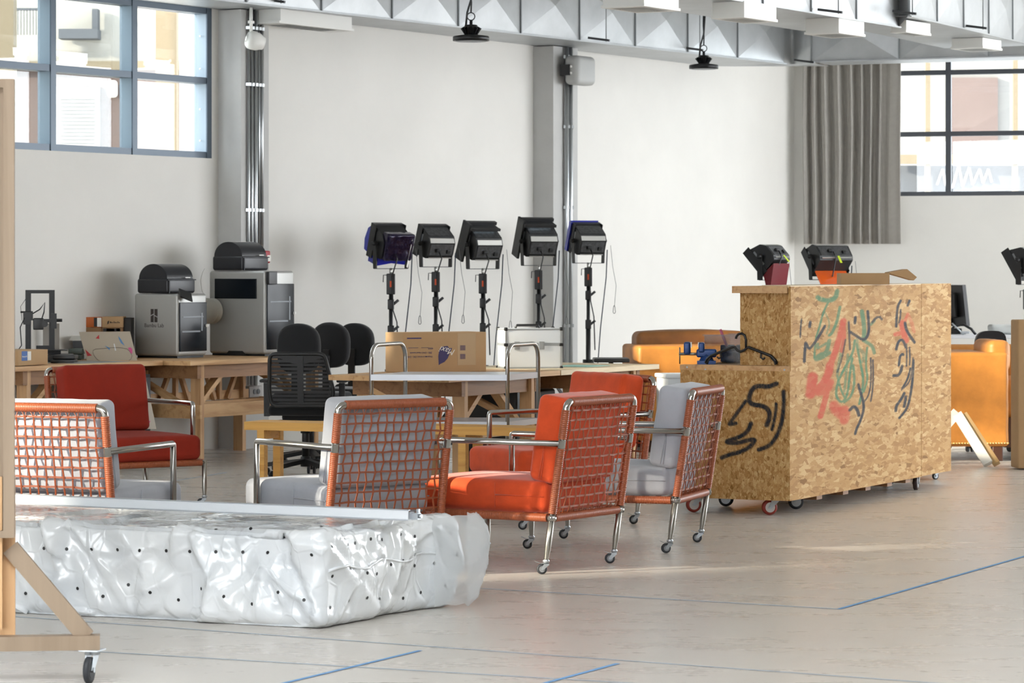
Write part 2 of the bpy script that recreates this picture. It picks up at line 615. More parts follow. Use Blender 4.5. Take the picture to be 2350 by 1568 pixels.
YR = 42.0
fac = thing('courtyard_house', 'pale beige house wall outside the window behind the curtain', 'building', (px(2250, HY, YR).x, YR, 0))
BO = fac.location
k = MB(); face_box(k, 1850, -400, 2700, 1000, YR, 0.3); k.build('wall_face', M['render_white'], fac)
k = MB(); face_box(k, 2183, 178, 2290, 352, YR - 0.08, 0.1); k.build('wall_board', M['render_pink'], fac)
tw = thing('timber_fence', 'pale timber fence with white zigzag outside the right window', 'fence', (px(2250, HY, 37.5).x, 37.5, 0))
BO = tw.location
for x in (2124, 2325):
    k = MB(); face_box(k, x, 130, x + 11, 700, 37.5, 0.1); k.build('post', M['render_cream'], tw)
k = MB(); face_box(k, 2030, 355, 2480, 376, 37.45, 0.06); k.build('beam', M['render_cream'], tw)
k = MB(); face_box(k, 2030, 380, 2480, 700, 37.65, 0.02); k.build('board', M['shade_grey'], tw)
k = MB()
zz = [(2150, 424), (2163, 388), (2170, 425), (2186, 430), (2200, 380), (2209, 428), (2224, 384), (2232, 424), (2248, 388), (2256, 420), (2268, 388), (2276, 418)]
for i in range(len(zz) - 1):
    k.bar(px(*zz[i], 37.62) - BO, px(*zz[i + 1], 37.62) - BO, 0.02, 0.035, 0, up=(0, 1, 0))
k.build('painted_zigzag', M['white_paint'], tw)
# unseen block added to keep the sun off part of the left window
dh = Vector((SUN_DIR.x, SUN_DIR.y, 0)).normalized()
for t0, t1, lab in ((-2.95, 1.5, 'unseen white block added to shade the leftmost visible window'),):
    q = [wpt(t0) - dh * 7, wpt(t1) - dh * 7, wpt(t1) - dh * 10, wpt(t0) - dh * 10]
    k = MB(); k.add([(p.x, p.y, z) for z in (0, 6.9) for p in q], [(0, 1, 5, 4), (1, 2, 6, 5), (2, 3, 7, 6), (3, 0, 4, 7), (4, 5, 6, 7)])
    tag(k.build('sun_blocker', M['render_white']), lab, 'building')

# ------------------------------------------------------------------ curtain
M['curtain'] = mat('grey_curtain', '#a19d97', 0.9, var=0.05, vscale=20)


def curtain():
    k = MB()
    n = 150
    zt, zb = 3.75, 1.69
    vs = []
    for j in range(15):
        z = zt + (zb - zt) * j / 14
        for i in range(n + 1):
            u = i / n
            t = 0.13 + 1.06 * u
            sw = 0.5 + 0.5 * min(1, j / 8)
            ph = u * 2 * PI * 9 + 1.3 * math.sin(u * 9) + 0.5 * math.sin(j * .35 + u * 5)
            amp = 0.055 * (1 if u < 0.78 else max(0.12, 1 - (u - 0.78) * 9))
            o = 0.17 + amp * (math.sin(ph) * 0.8 + 0.35 * math.sin(2.1 * ph + 1)) * (0.8 + 0.25 * sw)
            if u > 0.8:
                o += (u - 0.8) * 0.45
            vs.append(rpt(t + 0.012 * math.sin(ph * 1.0 + 1.57), o, z))
    fs = [(j * (n + 1) + i, j * (n + 1) + i + 1, (j + 1) * (n + 1) + i + 1, (j + 1) * (n + 1) + i) for j in range(14) for i in range(n)]
    k.add(vs, fs, 0, True)
    o = k.build('curtain', M['curtain'])
    md = o.modifiers.new('thick', 'SOLIDIFY'); md.thickness = 0.006
    tag(o, 'grey pleated curtain drawn to the left of the right window', 'curtain')


curtain()

# ------------------------------------------------------------------ air ducts
def duct_panels(k, P, Q, zb, h, nseg, bulge, outn, flip=False):
    """front skin of a duct from P to Q (bottom corner line) with cross-broken panels"""
    P, Q = Vector((P[0], P[1], 0)), Vector((Q[0], Q[1], 0))
    d = (Q - P) / nseg
    for i in range(nseg):
        a, b = P + d * i, P + d * (i + 1)
        vs = [(a.x, a.y, zb), (b.x, b.y, zb), (b.x, b.y, zb + h), (a.x, a.y, zb + h)]
        c = (a + b) / 2 + outn * bulge
        vs.append((c.x, c.y, zb + h / 2))
        k.add(vs, [(0, 1, 4), (1, 2, 4), (2, 3, 4), (3, 0, 4)], 0)
        # standing seam
        k.bar(Vector((a.x, a.y, zb)) + outn * 0.008, Vector((a.x, a.y, zb + h)) + outn * 0.004, 0.012, 0.014, 1, up=outn)
    # bottom flange
    k.bar(Vector((P.x, P.y, zb - 0.004)) + outn * 0.01, Vector((Q.x, Q.y, zb - 0.004)) + outn * 0.01, 0.035, 0.012, 0)


ZD = 3.5
ductA = thing('air_duct', 'long galvanised duct with crossed panels running along the left wall', 'duct', (0, 0, 0))
k = MB()
A0, A1 = Vector((-9.9, 12.6, 0)), Vector((2.62, 31.25, 0))
A1 = Vector((2.75, 31.45, 0)); A0 = A1 - (A1 - Vector((-1.84, 24.55, 0))).normalized() * 11.6
outA = Vector((A1.y - A0.y, -(A1.x - A0.x), 0)).normalized()
HD = 0.56
AB0 = wpt((A0 - W0).dot(U), 0.01); AB1 = wpt((A1 - W0).dot(U), 0.01)
duct_panels(k, A0, A1, ZD, HD, 12, 0.055, outA)
k.add([(A0.x, A0.y, ZD), (A1.x, A1.y, ZD), (AB1.x, AB1.y, ZD), (AB0.x, AB0.y, ZD)], [(0, 3, 2, 1)], 0)
k.add([(A0.x, A0.y, ZD + HD), (A1.x, A1.y, ZD + HD), (AB1.x, AB1.y, ZD + HD), (AB0.x, AB0.y, ZD + HD)], [(0, 1, 2, 3)], 0)
k.build('duct_body', [M['galv'], M['galv_dark']], ductA)

B0, B1 = px(1862, 147, 31.3), px(2480, 124, 30.2)
B0.z = B1.z = 0
ductB = thing('air_duct', 'grey cross-panelled duct crossing above the curtain and right window', 'duct', (0, 0, 0))
outB = Vector((B1.y - B0.y, -(B1.x - B0.x), 0)).normalized()
k = MB()
duct_panels(k, B0, B1, ZD + 0.01, HD, 3, 0.06, outB)
k.add([tuple(B0 + Vector((0, 0, ZD + .01))), tuple(B1 + Vector((0, 0, ZD + .01))), tuple(B1 - outB * 0.62 + Vector((0, 0, ZD + .01))), tuple(B0 - outB * 0.62 + Vector((0, 0, ZD + .01)))], [(0, 3, 2, 1)], 0)
k.add([tuple(B0 + Vector((0, 0, ZD + HD))), tuple(B1 + Vector((0, 0, ZD + HD))), tuple(B1 - outB * 0.62 + Vector((0, 0, ZD + HD))), tuple(B0 - outB * 0.62 + Vector((0, 0, ZD + HD)))], [(0, 1, 2, 3)], 0)
k.build('duct_body', [M['galv'], M['galv_dark']], ductB)
# rounded elbow joining the two
k = MB()
ctrl = [A1, A1 + (A1 - A0).normalized() * 0.10 + outA * 0.0, B0 - (B1 - B0).normalized() * 0.12, B0]
pts = []
for i in range(13):
    u = i / 12
    p = A1 * (1 - u) ** 3 + (A1 + (A1 - A0).normalized() * 0.28) * 3 * u * (1 - u) ** 2 + (B0 - (B1 - B0).normalized() * 0.2) * 3 * u * u * (1 - u) + B0 * u ** 3
    pts.append(p)
inner = [AB1 + (B0 - outB * 0.62 - AB1) * i / 12 for i in range(13)]
vs = []
for p, q in zip(pts, inner):
    vs += [(p.x, p.y, ZD), (p.x, p.y, ZD + HD), (q.x, q.y, ZD), (q.x, q.y, ZD + HD)]
fs = []
for i in range(12):
    a, b = 4 * i, 4 * i + 4
    fs += [(a, b, b + 1, a + 1), (a, a + 2, b + 2, b), (a + 1, b + 1, b + 3, a + 3)]
k.add(vs, fs, 0, True)
k.build('duct_elbow', M['galv'], ductB)

# upper right duct carrying the outlet boxes
ductC = thing('air_duct', 'near galvanised duct at the upper right carrying white outlet boxes', 'duct', (0, 0, 0))
ZC = 3.5
C1, C2 = pz(1640, -8, ZC), pz(2062, 62, ZC)
dC = (C2 - C1).normalized(); outC = Vector((dC.y, -dC.x, 0))
C1 = C1 - dC * 4.5
k = MB()
duct_panels(k, C1, C2, ZC, 0.6, 9, 0.055, outC)
zc = Vector((0, 0, ZC))
E1, E2 = C1 - outC * 0.9, C2 - outC * 0.9
for z in (ZC, ZC + .6):
    k.add([(C1.x, C1.y, z), (C2.x, C2.y, z), (E2.x, E2.y, z), (E1.x, E1.y, z)], [(0, 3, 2, 1)], 0)
k.add([(C2.x, C2.y, ZC), (E2.x, E2.y, ZC), (E2.x, E2.y, ZC + .6), (C2.x, C2.y, ZC + .6)], [(0, 1, 2, 3)], 0)
# slanted neck to the narrower run
D1 = pz(2085, 36, ZC + 0.08); D2 = pz(2352, 99, ZC + 0.08)
dD = (D2 - D1).normalized(); D2 = D2 + dD * 0.35
outD = Vector((dD.y, -dD.x, 0))
k.add([(C2.x, C2.y, ZC), (D1.x, D1.y, ZC + .08), (D1.x, D1.y, ZC + .6), (C2.x, C2.y, ZC + .6)], [(0, 1, 2, 3)], 0)
duct_panels(k, D1, D2, ZC + .08, 0.52, 5, 0.055, outD)
G1, G2 = D1 - outD * 0.9, D2 - outD * 0.9
k.add([(D1.x, D1.y, ZC + .08), (D2.x, D2.y, ZC + .08), (G2.x, G2.y, ZC + .08), (G1.x, G1.y, ZC + .08)], [(0, 3, 2, 1)], 0)
k.build('duct_body', [M['galv'], M['galv_dark']], ductC)


def outlet(xl, xm, xr, yt, yb, Y, label, face='white_paint'):
    """outlet box: left face xl..xm, right face xm..xr"""
    a = px(xm, yb, Y)
    wl = (xm - xl) / F_PX * Y; wr = (xr - xm) / F_PX * Y
    h = (yb - yt) / F_PX * Y
    root = thing('duct_outlet', label, 'air outlet', a, 0, 'air outlets under the ducts')
    du = U * (wr / U.x); dn = -N * (wl / N.x)
    # local corners
    q = [Vector((0, 0, 0)), du, du + dn, dn]
    k = MB()
    ins = 0.05
    k.add([(p.x, p.y, z) for z in (0.02, h) for p in q], [(0, 1, 5, 4), (1, 2, 6, 5), (2, 3, 7, 6), (3, 0, 4, 7), (4, 5, 6, 7)], 0)
    c = (du + dn) / 2
    q2 = [c + (p - c) * 1.05 for p in q]
    k.add([(p.x, p.y, z) for z in (0.0, 0.02) for p in q2], [(0, 3, 2, 1), (0, 1, 5, 4), (1, 2, 6, 5), (2, 3, 7, 6), (3, 0, 4, 7), (4, 5, 6, 7)], 0)
    k.build('outlet_box', M[face], root)
    g = MB()
    for i in range(9):
        s0 = 0.14 + 0.72 * i / 9; s1 = s0 + 0.05
        e = [du * s0 + dn * 0.12, du * s1 + dn * 0.12, du * s1 + dn * 0.88, du * s0 + dn * 0.88]
        g.add([(p.x, p.y, -0.004) for p in e], [(0, 3, 2, 1)], 0)
    g.build('grille', M['grille'], root)
    return root


outlet(1385, 1478, 1565, -28, 14, 22.9, 'white outlet box cut off by the top edge of the picture')
outlet(1638, 1708, 1793, 2, 40, 24.0, 'white outlet box left of the middle outlet under the near duct')
outlet(1853, 1925, 1996, 40, 76, 25.6, 'white outlet box hanging above the curtain')
outlet(2048, 2080, 2150, 46, 74, 26.7, 'pale outlet box between the two square white outlets')
outlet(2190, 2255, 2312, 86, 110, 28.9, 'grey-fronted outlet box above the right window')
outlet(583, 644, 795, 20, 53, 24.75, 'long white outlet box under the left duct by the column')


def hanger(x, ytop, ybot, Y, label):
    a = px(x, ybot, Y)
    root = thing('duct_hanger', label, 'hanger rod', a, 0, 'hanger rods of the ducts')
    k = MB(); k.tube([(0, 0, 0), (0, 0, CEIL - a.z)], 0.005, 6); k.build('rod', M['galv_dark'], root)
    k = MB(); k.bar((0.03, -0.02, 0.01), (-0.16, 0.05, 0.04), 0.03, 0.02); k.build('bracket', M['black_metal'], root)


hanger(1391, 0, 96, 28.2, 'thin hanger rod at the left duct right of the column')
hanger(1606, 0, 118, 29.8, 'thin hanger rod at the left duct beside the second lamp')
hanger(1861, 70, 146, 31.0, 'hanger rod at the duct elbow above the curtain')
hanger(1924, 0, 32, 25.1, 'hanger rod above the curtain at the near duct')
hanger(2094, 0, 35, 26.2, 'hanger rod at the neck of the near duct')
hanger(2256, 0, 68, 27.9, 'hanger rod of the near duct over the right window')
hanger(645, 0, 8, 24.5, 'hanger rod at the left duct above the long outlet box')


# ------------------------------------------------------------------ high bay lamps
def highbay(x, y, Y, r, label):
    a = px(x, y, Y)
    root = thing('high_bay_lamp', label, 'ceiling lamp', a, 0, 'black high bay lamps')
    k = MB()
    k.lathe((0, 0, 0), (0, 0, 1), [(0.0, r * 0.86), (0.0, r), (0.03, r), (0.036, r * 0.96), (0.046, r * 0.5), (0.046, r * 0.38), (0.12, r * 0.36), (0.125, r * 0.3), (0.125, 0.012), (0.16, 0.012)], 32)
    for q in range(14):
        an = 2 * PI * q / 14
        k.bar((math.cos(an) * r * 0.3, math.sin(an) * r * 0.3, 0.085), (math.cos(an) * r * 0.46, math.sin(an) * r * 0.46, 0.07), 0.008, 0.06)
    k.build('lamp_body', M['black_metal'], root)
    k = MB(); k.lathe((0, 0, -0.004), (0, 0, 1), [(0, r * 0.85), (0.004, r * 0.86)], 32); k.build('lens', M['galv_dark'], root)
    k = MB()
    k.tube([(0.03 * math.cos(2 * PI * q / 12), 0, 0.19 + 0.03 * math.sin(2 * PI * q / 12)) for q in range(12)], 0.005, 6, closed=True)
    k.tube([(0.0, 0, 0.22), (0.003, 0, 0.3), (-0.004, 0, 0.4), (0.0, 0, CEIL - a.z)], 0.007, 6)
    k.build('hook', M['black_metal'], root)
    k = MB()
    k.tube([(-0.04, 0, 0.12), (-0.03, 0, 0.22), (0.0, 0, 0.32), (0.012, 0, 0.5), (0.006, 0, CEIL - a.z)], 0.009, 6)
    k.build('cable', M['black'], root)


highbay(1081, 94, 24.2, 0.142, 'black high bay lamp hanging left of the middle column')
highbay(1615, 158, 29.0, 0.136, 'black high bay lamp hanging near the corner of the hall')

# ------------------------------------------------------------------ services on the columns
for i, (t, o, r, z0, z1, nm) in enumerate([(0.10, 0.245, 0.011, 0.40, 3.49, 'a'), (0.145, 0.245, 0.011, 0.40, 3.49, 'b'), (0.185, 0.25, 0.016, 0.40, 3.49, 'c'), (0.235, 0.245, 0.011, 1.55, 3.49, 'd'), (0.275, 0.245, 0.014, 1.5, 3.49, 'e')]):
    k = MB(); p = wpt(t, o, 0)
    k.tube([(0, 0, z0), (0, 0, z1)], r, 10)
    for z in (1.0, 1.9, 2.9, 3.35):
        if z > z0: k.box((0, 0, z), (0.045, 0.03, 0.025))
    lab = ['leftmost steel conduit on the left column', 'second steel conduit on the left column, from the left', 'thick steel conduit in the middle of the left column', 'fourth steel conduit on the left column, from the left', 'rightmost steel conduit on the left column above the red call point'][i]
    tag(k.build('conduit', M['galv_pipe'], None, p), lab, 'pipe', 'conduits on the left column')
for i, (t, r) in enumerate([(5.02, 0.02), (5.09, 0.02)]):
    k = MB(); p = wpt(t, 0.25, 0)
    k.tube([(0, 0, 0.3), (0, 0, 3.49)], r, 10)
    for z in (0.9, 2.0, 2.75, 3.4):
        k.box((0, 0, z), (0.06, 0.03, 0.03))
    tag(k.build('conduit', M['galv_pipe'], None, p), ['left steel conduit below the grey box on the middle column', 'right steel conduit below the grey box on the middle column'][i], 'pipe', 'conduits on the middle column')
RWALL = math.atan2(U.y, U.x)
# grey speaker-like box on the middle column
root = thing('junction_box', 'rounded grey box bracketed to the top of the middle column', 'box', wpt(5.08, 0.36, 3.27), RWALL)
k = MB(); k.rbox((0, 0, 0), (0.34, 0.16, 0.27), 0.05); k.build('case', mat('grey_case', '#a9aaa8', 0.5), root)
k = MB(); k.box((-0.16, 0.06, 0), (0.05, 0.1, 0.1)); k.build('bracket', M['black'], root)
k = MB()
for z in (0.03, -0.03): k.lathe((-0.175, 0.0, z), (0, -1, 0), [(0, 0.012), (0.012, 0.01)], 10)
k.build('bolt', M['white_paint'], root)
# round white flood lamp on the left column
root = thing('bulkhead_lamp', 'round white floodlight on a conduit at the top of the left column', 'lamp', px(578, 92, 24.45), RWALL)
k = MB()
ax = Vector((0.75, -0.55, -0.25)).normalized()
k.lathe(-ax * 0.05, ax, [(0, 0.02), (0.01, 0.055), (0.03, 0.072), (0.06, 0.075), (0.1, 0.07), (0.13, 0.055), (0.15, 0.05)], 24)
k.build('lamp_body', M['white_paint'], root)
k = MB(); k.tube([(-0.01, 0, 0.06), (-0.01, 0.0, 0.255)], 0.012, 10); k.box((-0.01, 0, 0.14), (0.045, 0.03, 0.02)); k.build('conduit', M['white_paint'], root)
# red call point
root = thing('call_point', 'red fire call point on the right edge of the left column', 'alarm', px(604, 590, 24.75), RWALL)
k = MB(); k.rbox((0, 0, 0), (0.12, 0.06, 0.1), 0.012); k.build('case', mat('alarm_red', '#a01222', 0.45), root)
k = MB(); k.box((0.035, -0.031, -0.01), (0.045, 0.004, 0.05)); k.build('front_plate', M['paper'], root)
# socket boxes on the column
root = thing('wall_socket', 'grey double socket box low on the left column', 'socket', px(585, 899, 24.45), RWALL)
k = MB(); k.rbox((0, 0.04, 0), (0.17, 0.1, 0.09), 0.008); k.build('case', mat('socket_grey', '#a7a6a4', 0.5), root)
k = MB()
for x in (-0.015, 0.03):
    k.lathe((x, -0.012, 0), (0, -1, 0), [(0, 0.02), (0.003, 0.02)], 16)
k.build('socket_face', M['black'], root)
# ------------------------------------------------------------------ cord armchairs  (local: +X forward, +Y sitter's left)
CH, CZJ, CZR, CW, CD, CP, CT = 0.813, 0.617, 0.266, 0.316, 0.735, 0.144, 0.153


def postx(z): return -(z - 0.065) * CT


def wrapped(mb, p, q, r=0.0205, pitch=0.0088, mi=0):
    p, q = Vector(p), Vector(q)
    L = (q - p).length
    n = max(2, int(L / pitch))
    prof = [(0, r * 0.8)]
    for i in range(n):
        d0 = i * L / n; d = L / n
        prof += [(d0 + 0.02 * d, r - 0.0020), (d0 + 0.25 * d, r - 0.0003), (d0 + 0.5 * d, r), (d0 + 0.75 * d, r - 0.0003)]
    prof += [(L, r * 0.8)]
    mb.lathe(p, q - p, prof, 12, mi)


def caster_mesh():
    """a small braked swivel caster hanging from z=0; wheel trails towards -x"""
    k = MB()
    k.lathe((0, 0, 0.004), (0, 0, -1), [(0, 0.011), (0.004, 0.017), (0.01, 0.017), (0.012, 0.013), (0.018, 0.013)], 16, 0)
    for s in (-1, 1):
        k.prism([(0.012, -0.012), (0.012, -0.020), (-0.016, -0.045), (-0.026, -0.045), (-0.026, -0.036), (-0.010, -0.012)], (0, s * 0.0125, 0), (1, 0, 0), (0, 0, 1), 0.002, 0)
    k.box((-0.004, 0, -0.013), (0.032, 0.027, 0.003), 0)
    # wheel
    k.lathe((-0.021, -0.0095, -0.040), (0, 1, 0), [(0, 0.012), (0, 0.017), (0.002, 0.0225), (0.005, 0.025), (0.014, 0.025), (0.017, 0.0225), (0.019, 0.017), (0.019, 0.012)], 22, 1)
    k.lathe((-0.021, -0.011, -0.040), (0, 1, 0), [(0, 0.0145), (0.022, 0.0145)], 18, 2)
    k.lathe((-0.021, -0.015, -0.040), (0, 1, 0), [(0, 0.006), (0.030, 0.006)], 10, 0)
    # brake lever
    k.box((-0.038, 0, -0.009), (0.034, 0.018, 0.002), 0, R=Matrix.Rotation(0.35, 3, 'Y'))
    return k


def cushion(mb, c, d, r, R, puff, seed, mi=0):
    def fn(p, u):
        # soft belly on the big faces plus slight unevenness
        f = (1 - u.x ** 2 * 0.9) * (1 - u.y ** 2 * 0.9) * (1 - u.z ** 2 * 0.9)
        ax = min(range(3), key=lambda i: d[i])
        q = Vector(p)
        q[ax] += (1 if u[ax] > 0 else -1) * puff * max(0, 1 - u[(ax + 1) % 3] ** 2) * max(0, 1 - u[(ax + 2) % 3] ** 2) * (abs(u[ax]) ** 2)
        w = mnoise.noise(Vector(p) * 7 + Vector((seed, 0, 0))) * 0.004 + mnoise.noise(Vector(p) * 19 + Vector((seed, 3, 0))) * 0.0015
        q += Vector(p).normalized() * w
        return q
    mb.rbox(c, d, r, mi, R=R, seg=4, n=0.045, fn=fn)


def make_armchair():
    S = {}
    post_r = []
    fr = MB()      # chrome frame: arms, elbows, collars
    for s in (-1, 1):
        y = s * CW
        fr.tube([(postx(CZJ), y, CZJ), (CD - CP - 0.012, y, CZJ), (CD - CP - 0.003, y, CZJ - 0.004), (CD - CP, y, CZJ - 0.013), (CD - CP, y, CZR)], 0.0150, 14)
        e = []
        for i in range(6):
            a = i / 5 * PI / 2
            e.append((postx(CH - 0.03 + 0.03 * math.sin(a)), y - s * 0.03 * (1 - math.cos(a)), CH - 0.03 + 0.03 * math.sin(a)))
        fr.tube([(postx(0.266), y, 0.266), (postx(CH - 0.06), y, CH - 0.06)] + e + [(postx(CH), y - s * 0.06, CH)], 0.0165, 14)
        fr.lathe((postx(CZR), y, CZR), (1, 0, 0), [(-0.024, 0.005), (-0.02, 0.016), (0.03, 0.017)], 14)
        fr.lathe((postx(CZR), y - s * 0.03, CZR), (0, s, 0), [(0, 0.015), (0.05, 0.015), (0.055, 0.008)], 14)
        fr.lathe((postx(CZJ), y, CZJ - 0.02), (-CT, 0, 1), [(0, 0.0175), (0.04, 0.0175)], 14)
        fr.lathe((CD, y, CZR), (1, 0, 0), [(-0.03, 0.015), (0.0, 0.015)], 14)
        fr.lathe((CD, y - s * 0.03, CZR), (0, s, 0), [(0, 0.015), (0.03, 0.015)], 14)
    S['frame'] = fr
    cw = MB()
    for s in (-1, 1):
        y = s * CW
        wrapped(cw, (postx(CZR + 0.02), y, CZR + 0.02), (postx(CZJ - 0.022), y, CZJ - 0.022))
        wrapped(cw, (postx(CZJ + 0.022), y, CZJ + 0.022), (postx(CH - 0.035), y, CH - 0.035))
        wrapped(cw, (postx(CZR) + 0.022, y, CZR), (CD - 0.02, y, CZR))
    wrapped(cw, (postx(CH), -CW + 0.035, CH), (postx(CH), CW - 0.035, CH), 0.022)
    wrapped(cw, (postx(CZR), -CW + 0.02, CZR), (postx(CZR), CW - 0.02, CZR))
    wrapped(cw, (CD, -CW + 0.02, CZR), (CD, CW - 0.02, CZR))
    S['cord_wrapping'] = cw
    # lattice of paired cords over the back
    la = MB()
    r2 = random.Random(3)
    ncol, nrow = 13, 11
    ys = [-CW + 0.03 + (2 * CW - 0.06) * (i + 0.5) / ncol for i in range(ncol)]
    zs = [CZR + 0.012 + (CH - CZR - 0.02) * (j + 0.75) / (nrow + 0.5) for j in range(nrow)]
    jy = [[r2.uniform(-.0025, .0025) + (0.0028 if (i + j) % 2 else -0.0028) for j in range(nrow)] for i in range(ncol)]
    jz = [[r2.uniform(-.002, .002) for i in range(ncol)] for j in range(nrow)]
    off = -0.004
    for i in range(ncol):
        for w in (-1, 1):
            pts = [(postx(CZR) + off, ys[i] + w * 0.011, CZR + 0.015)]
            for j in range(nrow):
                pts.append((postx(zs[j]) + off + (0.003 if (i + j) % 2 else -0.003), ys[i] + jy[i][j] + w * 0.0024, zs[j]))
            pts.append((postx(CH) + off, ys[i] + w * 0.011, CH - 0.018))
            la.tube(pts, 0.0023, 5)
    for j in range(nrow):
        for w in (-1, 1):
            pts = [(postx(zs[j]) + off, -CW + 0.012, zs[j] + jz[j][0])]
            for i in range(ncol):
                pts.append((postx(zs[j]) + off - (0.003 if (i + j) % 2 else -0.003), ys[i], zs[j] + jz[j][i] + w * 0.0024))
            pts.append((postx(zs[j]) + off, CW - 0.012, zs[j] + jz[j][-1]))
            la.tube(pts, 0.0023, 5)
    S['cord_lattice'] = la
    # seat webbing under the cushion
    wb = MB()
    for i in range(12):
        x = 0.03 + i * 0.06
        wb.tube([(x, -CW, CZR + 0.012), (x, CW, CZR + 0.012)], 0.004, 5)
    S['seat_webbing'] = wb
    # cushions
    sc = MB()
    cushion(sc, (0.385, 0, 0.358), (0.74, 0.585, 0.148), 0.04, None, 0.016, 1.0)
    for y in (-1, 1):
        sc.tube([(0.03, y * 0.2935, 0.362), (0.3, y * 0.2945, 0.362)], 0.0028, 5)
        sc.tube([(0.30, y * 0.2945, 0.30), (0.302, y * 0.2945, 0.42)], 0.002, 5)
    S['seat_cushion'] = sc
    bc = MB()
    R = Matrix.Rotation(-math.atan(CT), 3, 'Y')
    zc = 0.635
    cx = postx(zc) + 0.11
    cushion(bc, (cx, 0, zc), (0.15, 0.57, 0.415), 0.034, R, 0.02, 5.0)
    for y in (-1, 1):
        for dx in (-0.007, 0.007):
            bc.tube([tuple(Vector((cx, 0, zc)) + R @ Vector((dx * (0.6 + 0.4 * math.cos(q)), y * 0.287, -0.19 + 0.16 * q / 3))) for q in range(4)], 0.0026, 5)
    S['back_cushion'] = bc
    leg_r = MB(); leg_r.tube([(postx(CZR), 0, CZR + 0.01), (postx(0.12), 0, 0.12), (postx(0.075), 0, 0.075), (postx(0.066), 0, 0.066)], [0.0155, 0.0155, 0.0115, 0.011], 14)
    leg_f = MB(); leg_f.tube([(CD, 0, CZR + 0.016), (CD, 0, CZR + 0.014), (CD, 0, 0.12), (CD, 0, 0.075), (CD, 0, 0.066)], [0.01, 0.0155, 0.0155, 0.0115, 0.011], 14)
    return S, leg_r, leg_f


CHS, LEG_R, LEG_F = make_armchair()
_mesh = {}


def chair_part(key, mb, mats, parent, name=None):
    name = name or key
    if key not in _mesh:
        o = mb.build(name, mats, parent)
        _mesh[key] = o.data
    else:
        o = bpy.data.objects.new(name, _mesh[key]); SC.collection.objects.link(o); o.parent = parent
    return o


CASTER = caster_mesh()


def armchair(x, y, deg, fabric, label, group, wheel=0.0):
    root = thing('lounge_armchair', label, 'armchair', (x, y, 0), math.radians(deg), group)
    chair_part('frame', CHS['frame'], M['chrome'], root, 'tube_frame')
    chair_part('cord_wrapping', CHS['cord_wrapping'], M['cord'], root)
    chair_part('cord_lattice', CHS['cord_lattice'], M['cord'], root)
    chair_part('seat_webbing', CHS['seat_webbing'], M['cord'], root)
    chair_part('seat' + fabric, CHS['seat_cushion'], M[fabric], root, 'seat_cushion')
    chair_part('back' + fabric, CHS['back_cushion'], M[fabric], root, 'back_cushion')
    q = random.Random(int(x * 100))
    for s in (-1, 1):
        for kk, mb, lx in (('leg_r', LEG_R, postx(0.065)), ('leg_f', LEG_F, CD)):
            lg = chair_part(kk, mb, M['steel'], root, 'leg')
            lg.location = (0, s * CW, 0)
            c = chair_part('caster', CASTER, [M['zinc'], M['rubber'], M['wheel_ring']], lg)
            c.location = (lx, 0, 0.065)
            c.rotation_euler = (0, 0, -math.radians(deg) + wheel + q.uniform(-.3, .3))
    return root


armchair(0.330, 14.949, 147.7, 'orange', 'bright orange cord-backed armchair on casters in front, its back to us', 'cord armchairs')
armchair(0.897, 16.073, 162.0, 'grey_fabric', 'grey cord-backed armchair standing beside the chipboard counter', 'cord armchairs')
armchair(-0.611, 14.577, 126.8, 'grey_fabric', 'grey armchair with cord back squarely behind the wrapped bale', 'cord armchairs')
armchair(-2.539, 19.251, -55.0, 'red', 'shade-darkened red armchair facing us in front of the printer table', 'cord armchairs')
armchair(0.540, 17.818, 211.6, 'orange', 'orange armchair half hidden behind the front orange one', 'cord armchairs')
armchair(-2.088, 14.194, 70.4, 'grey_fabric', 'sunlit grey armchair behind the easel at the left edge', 'cord armchairs')
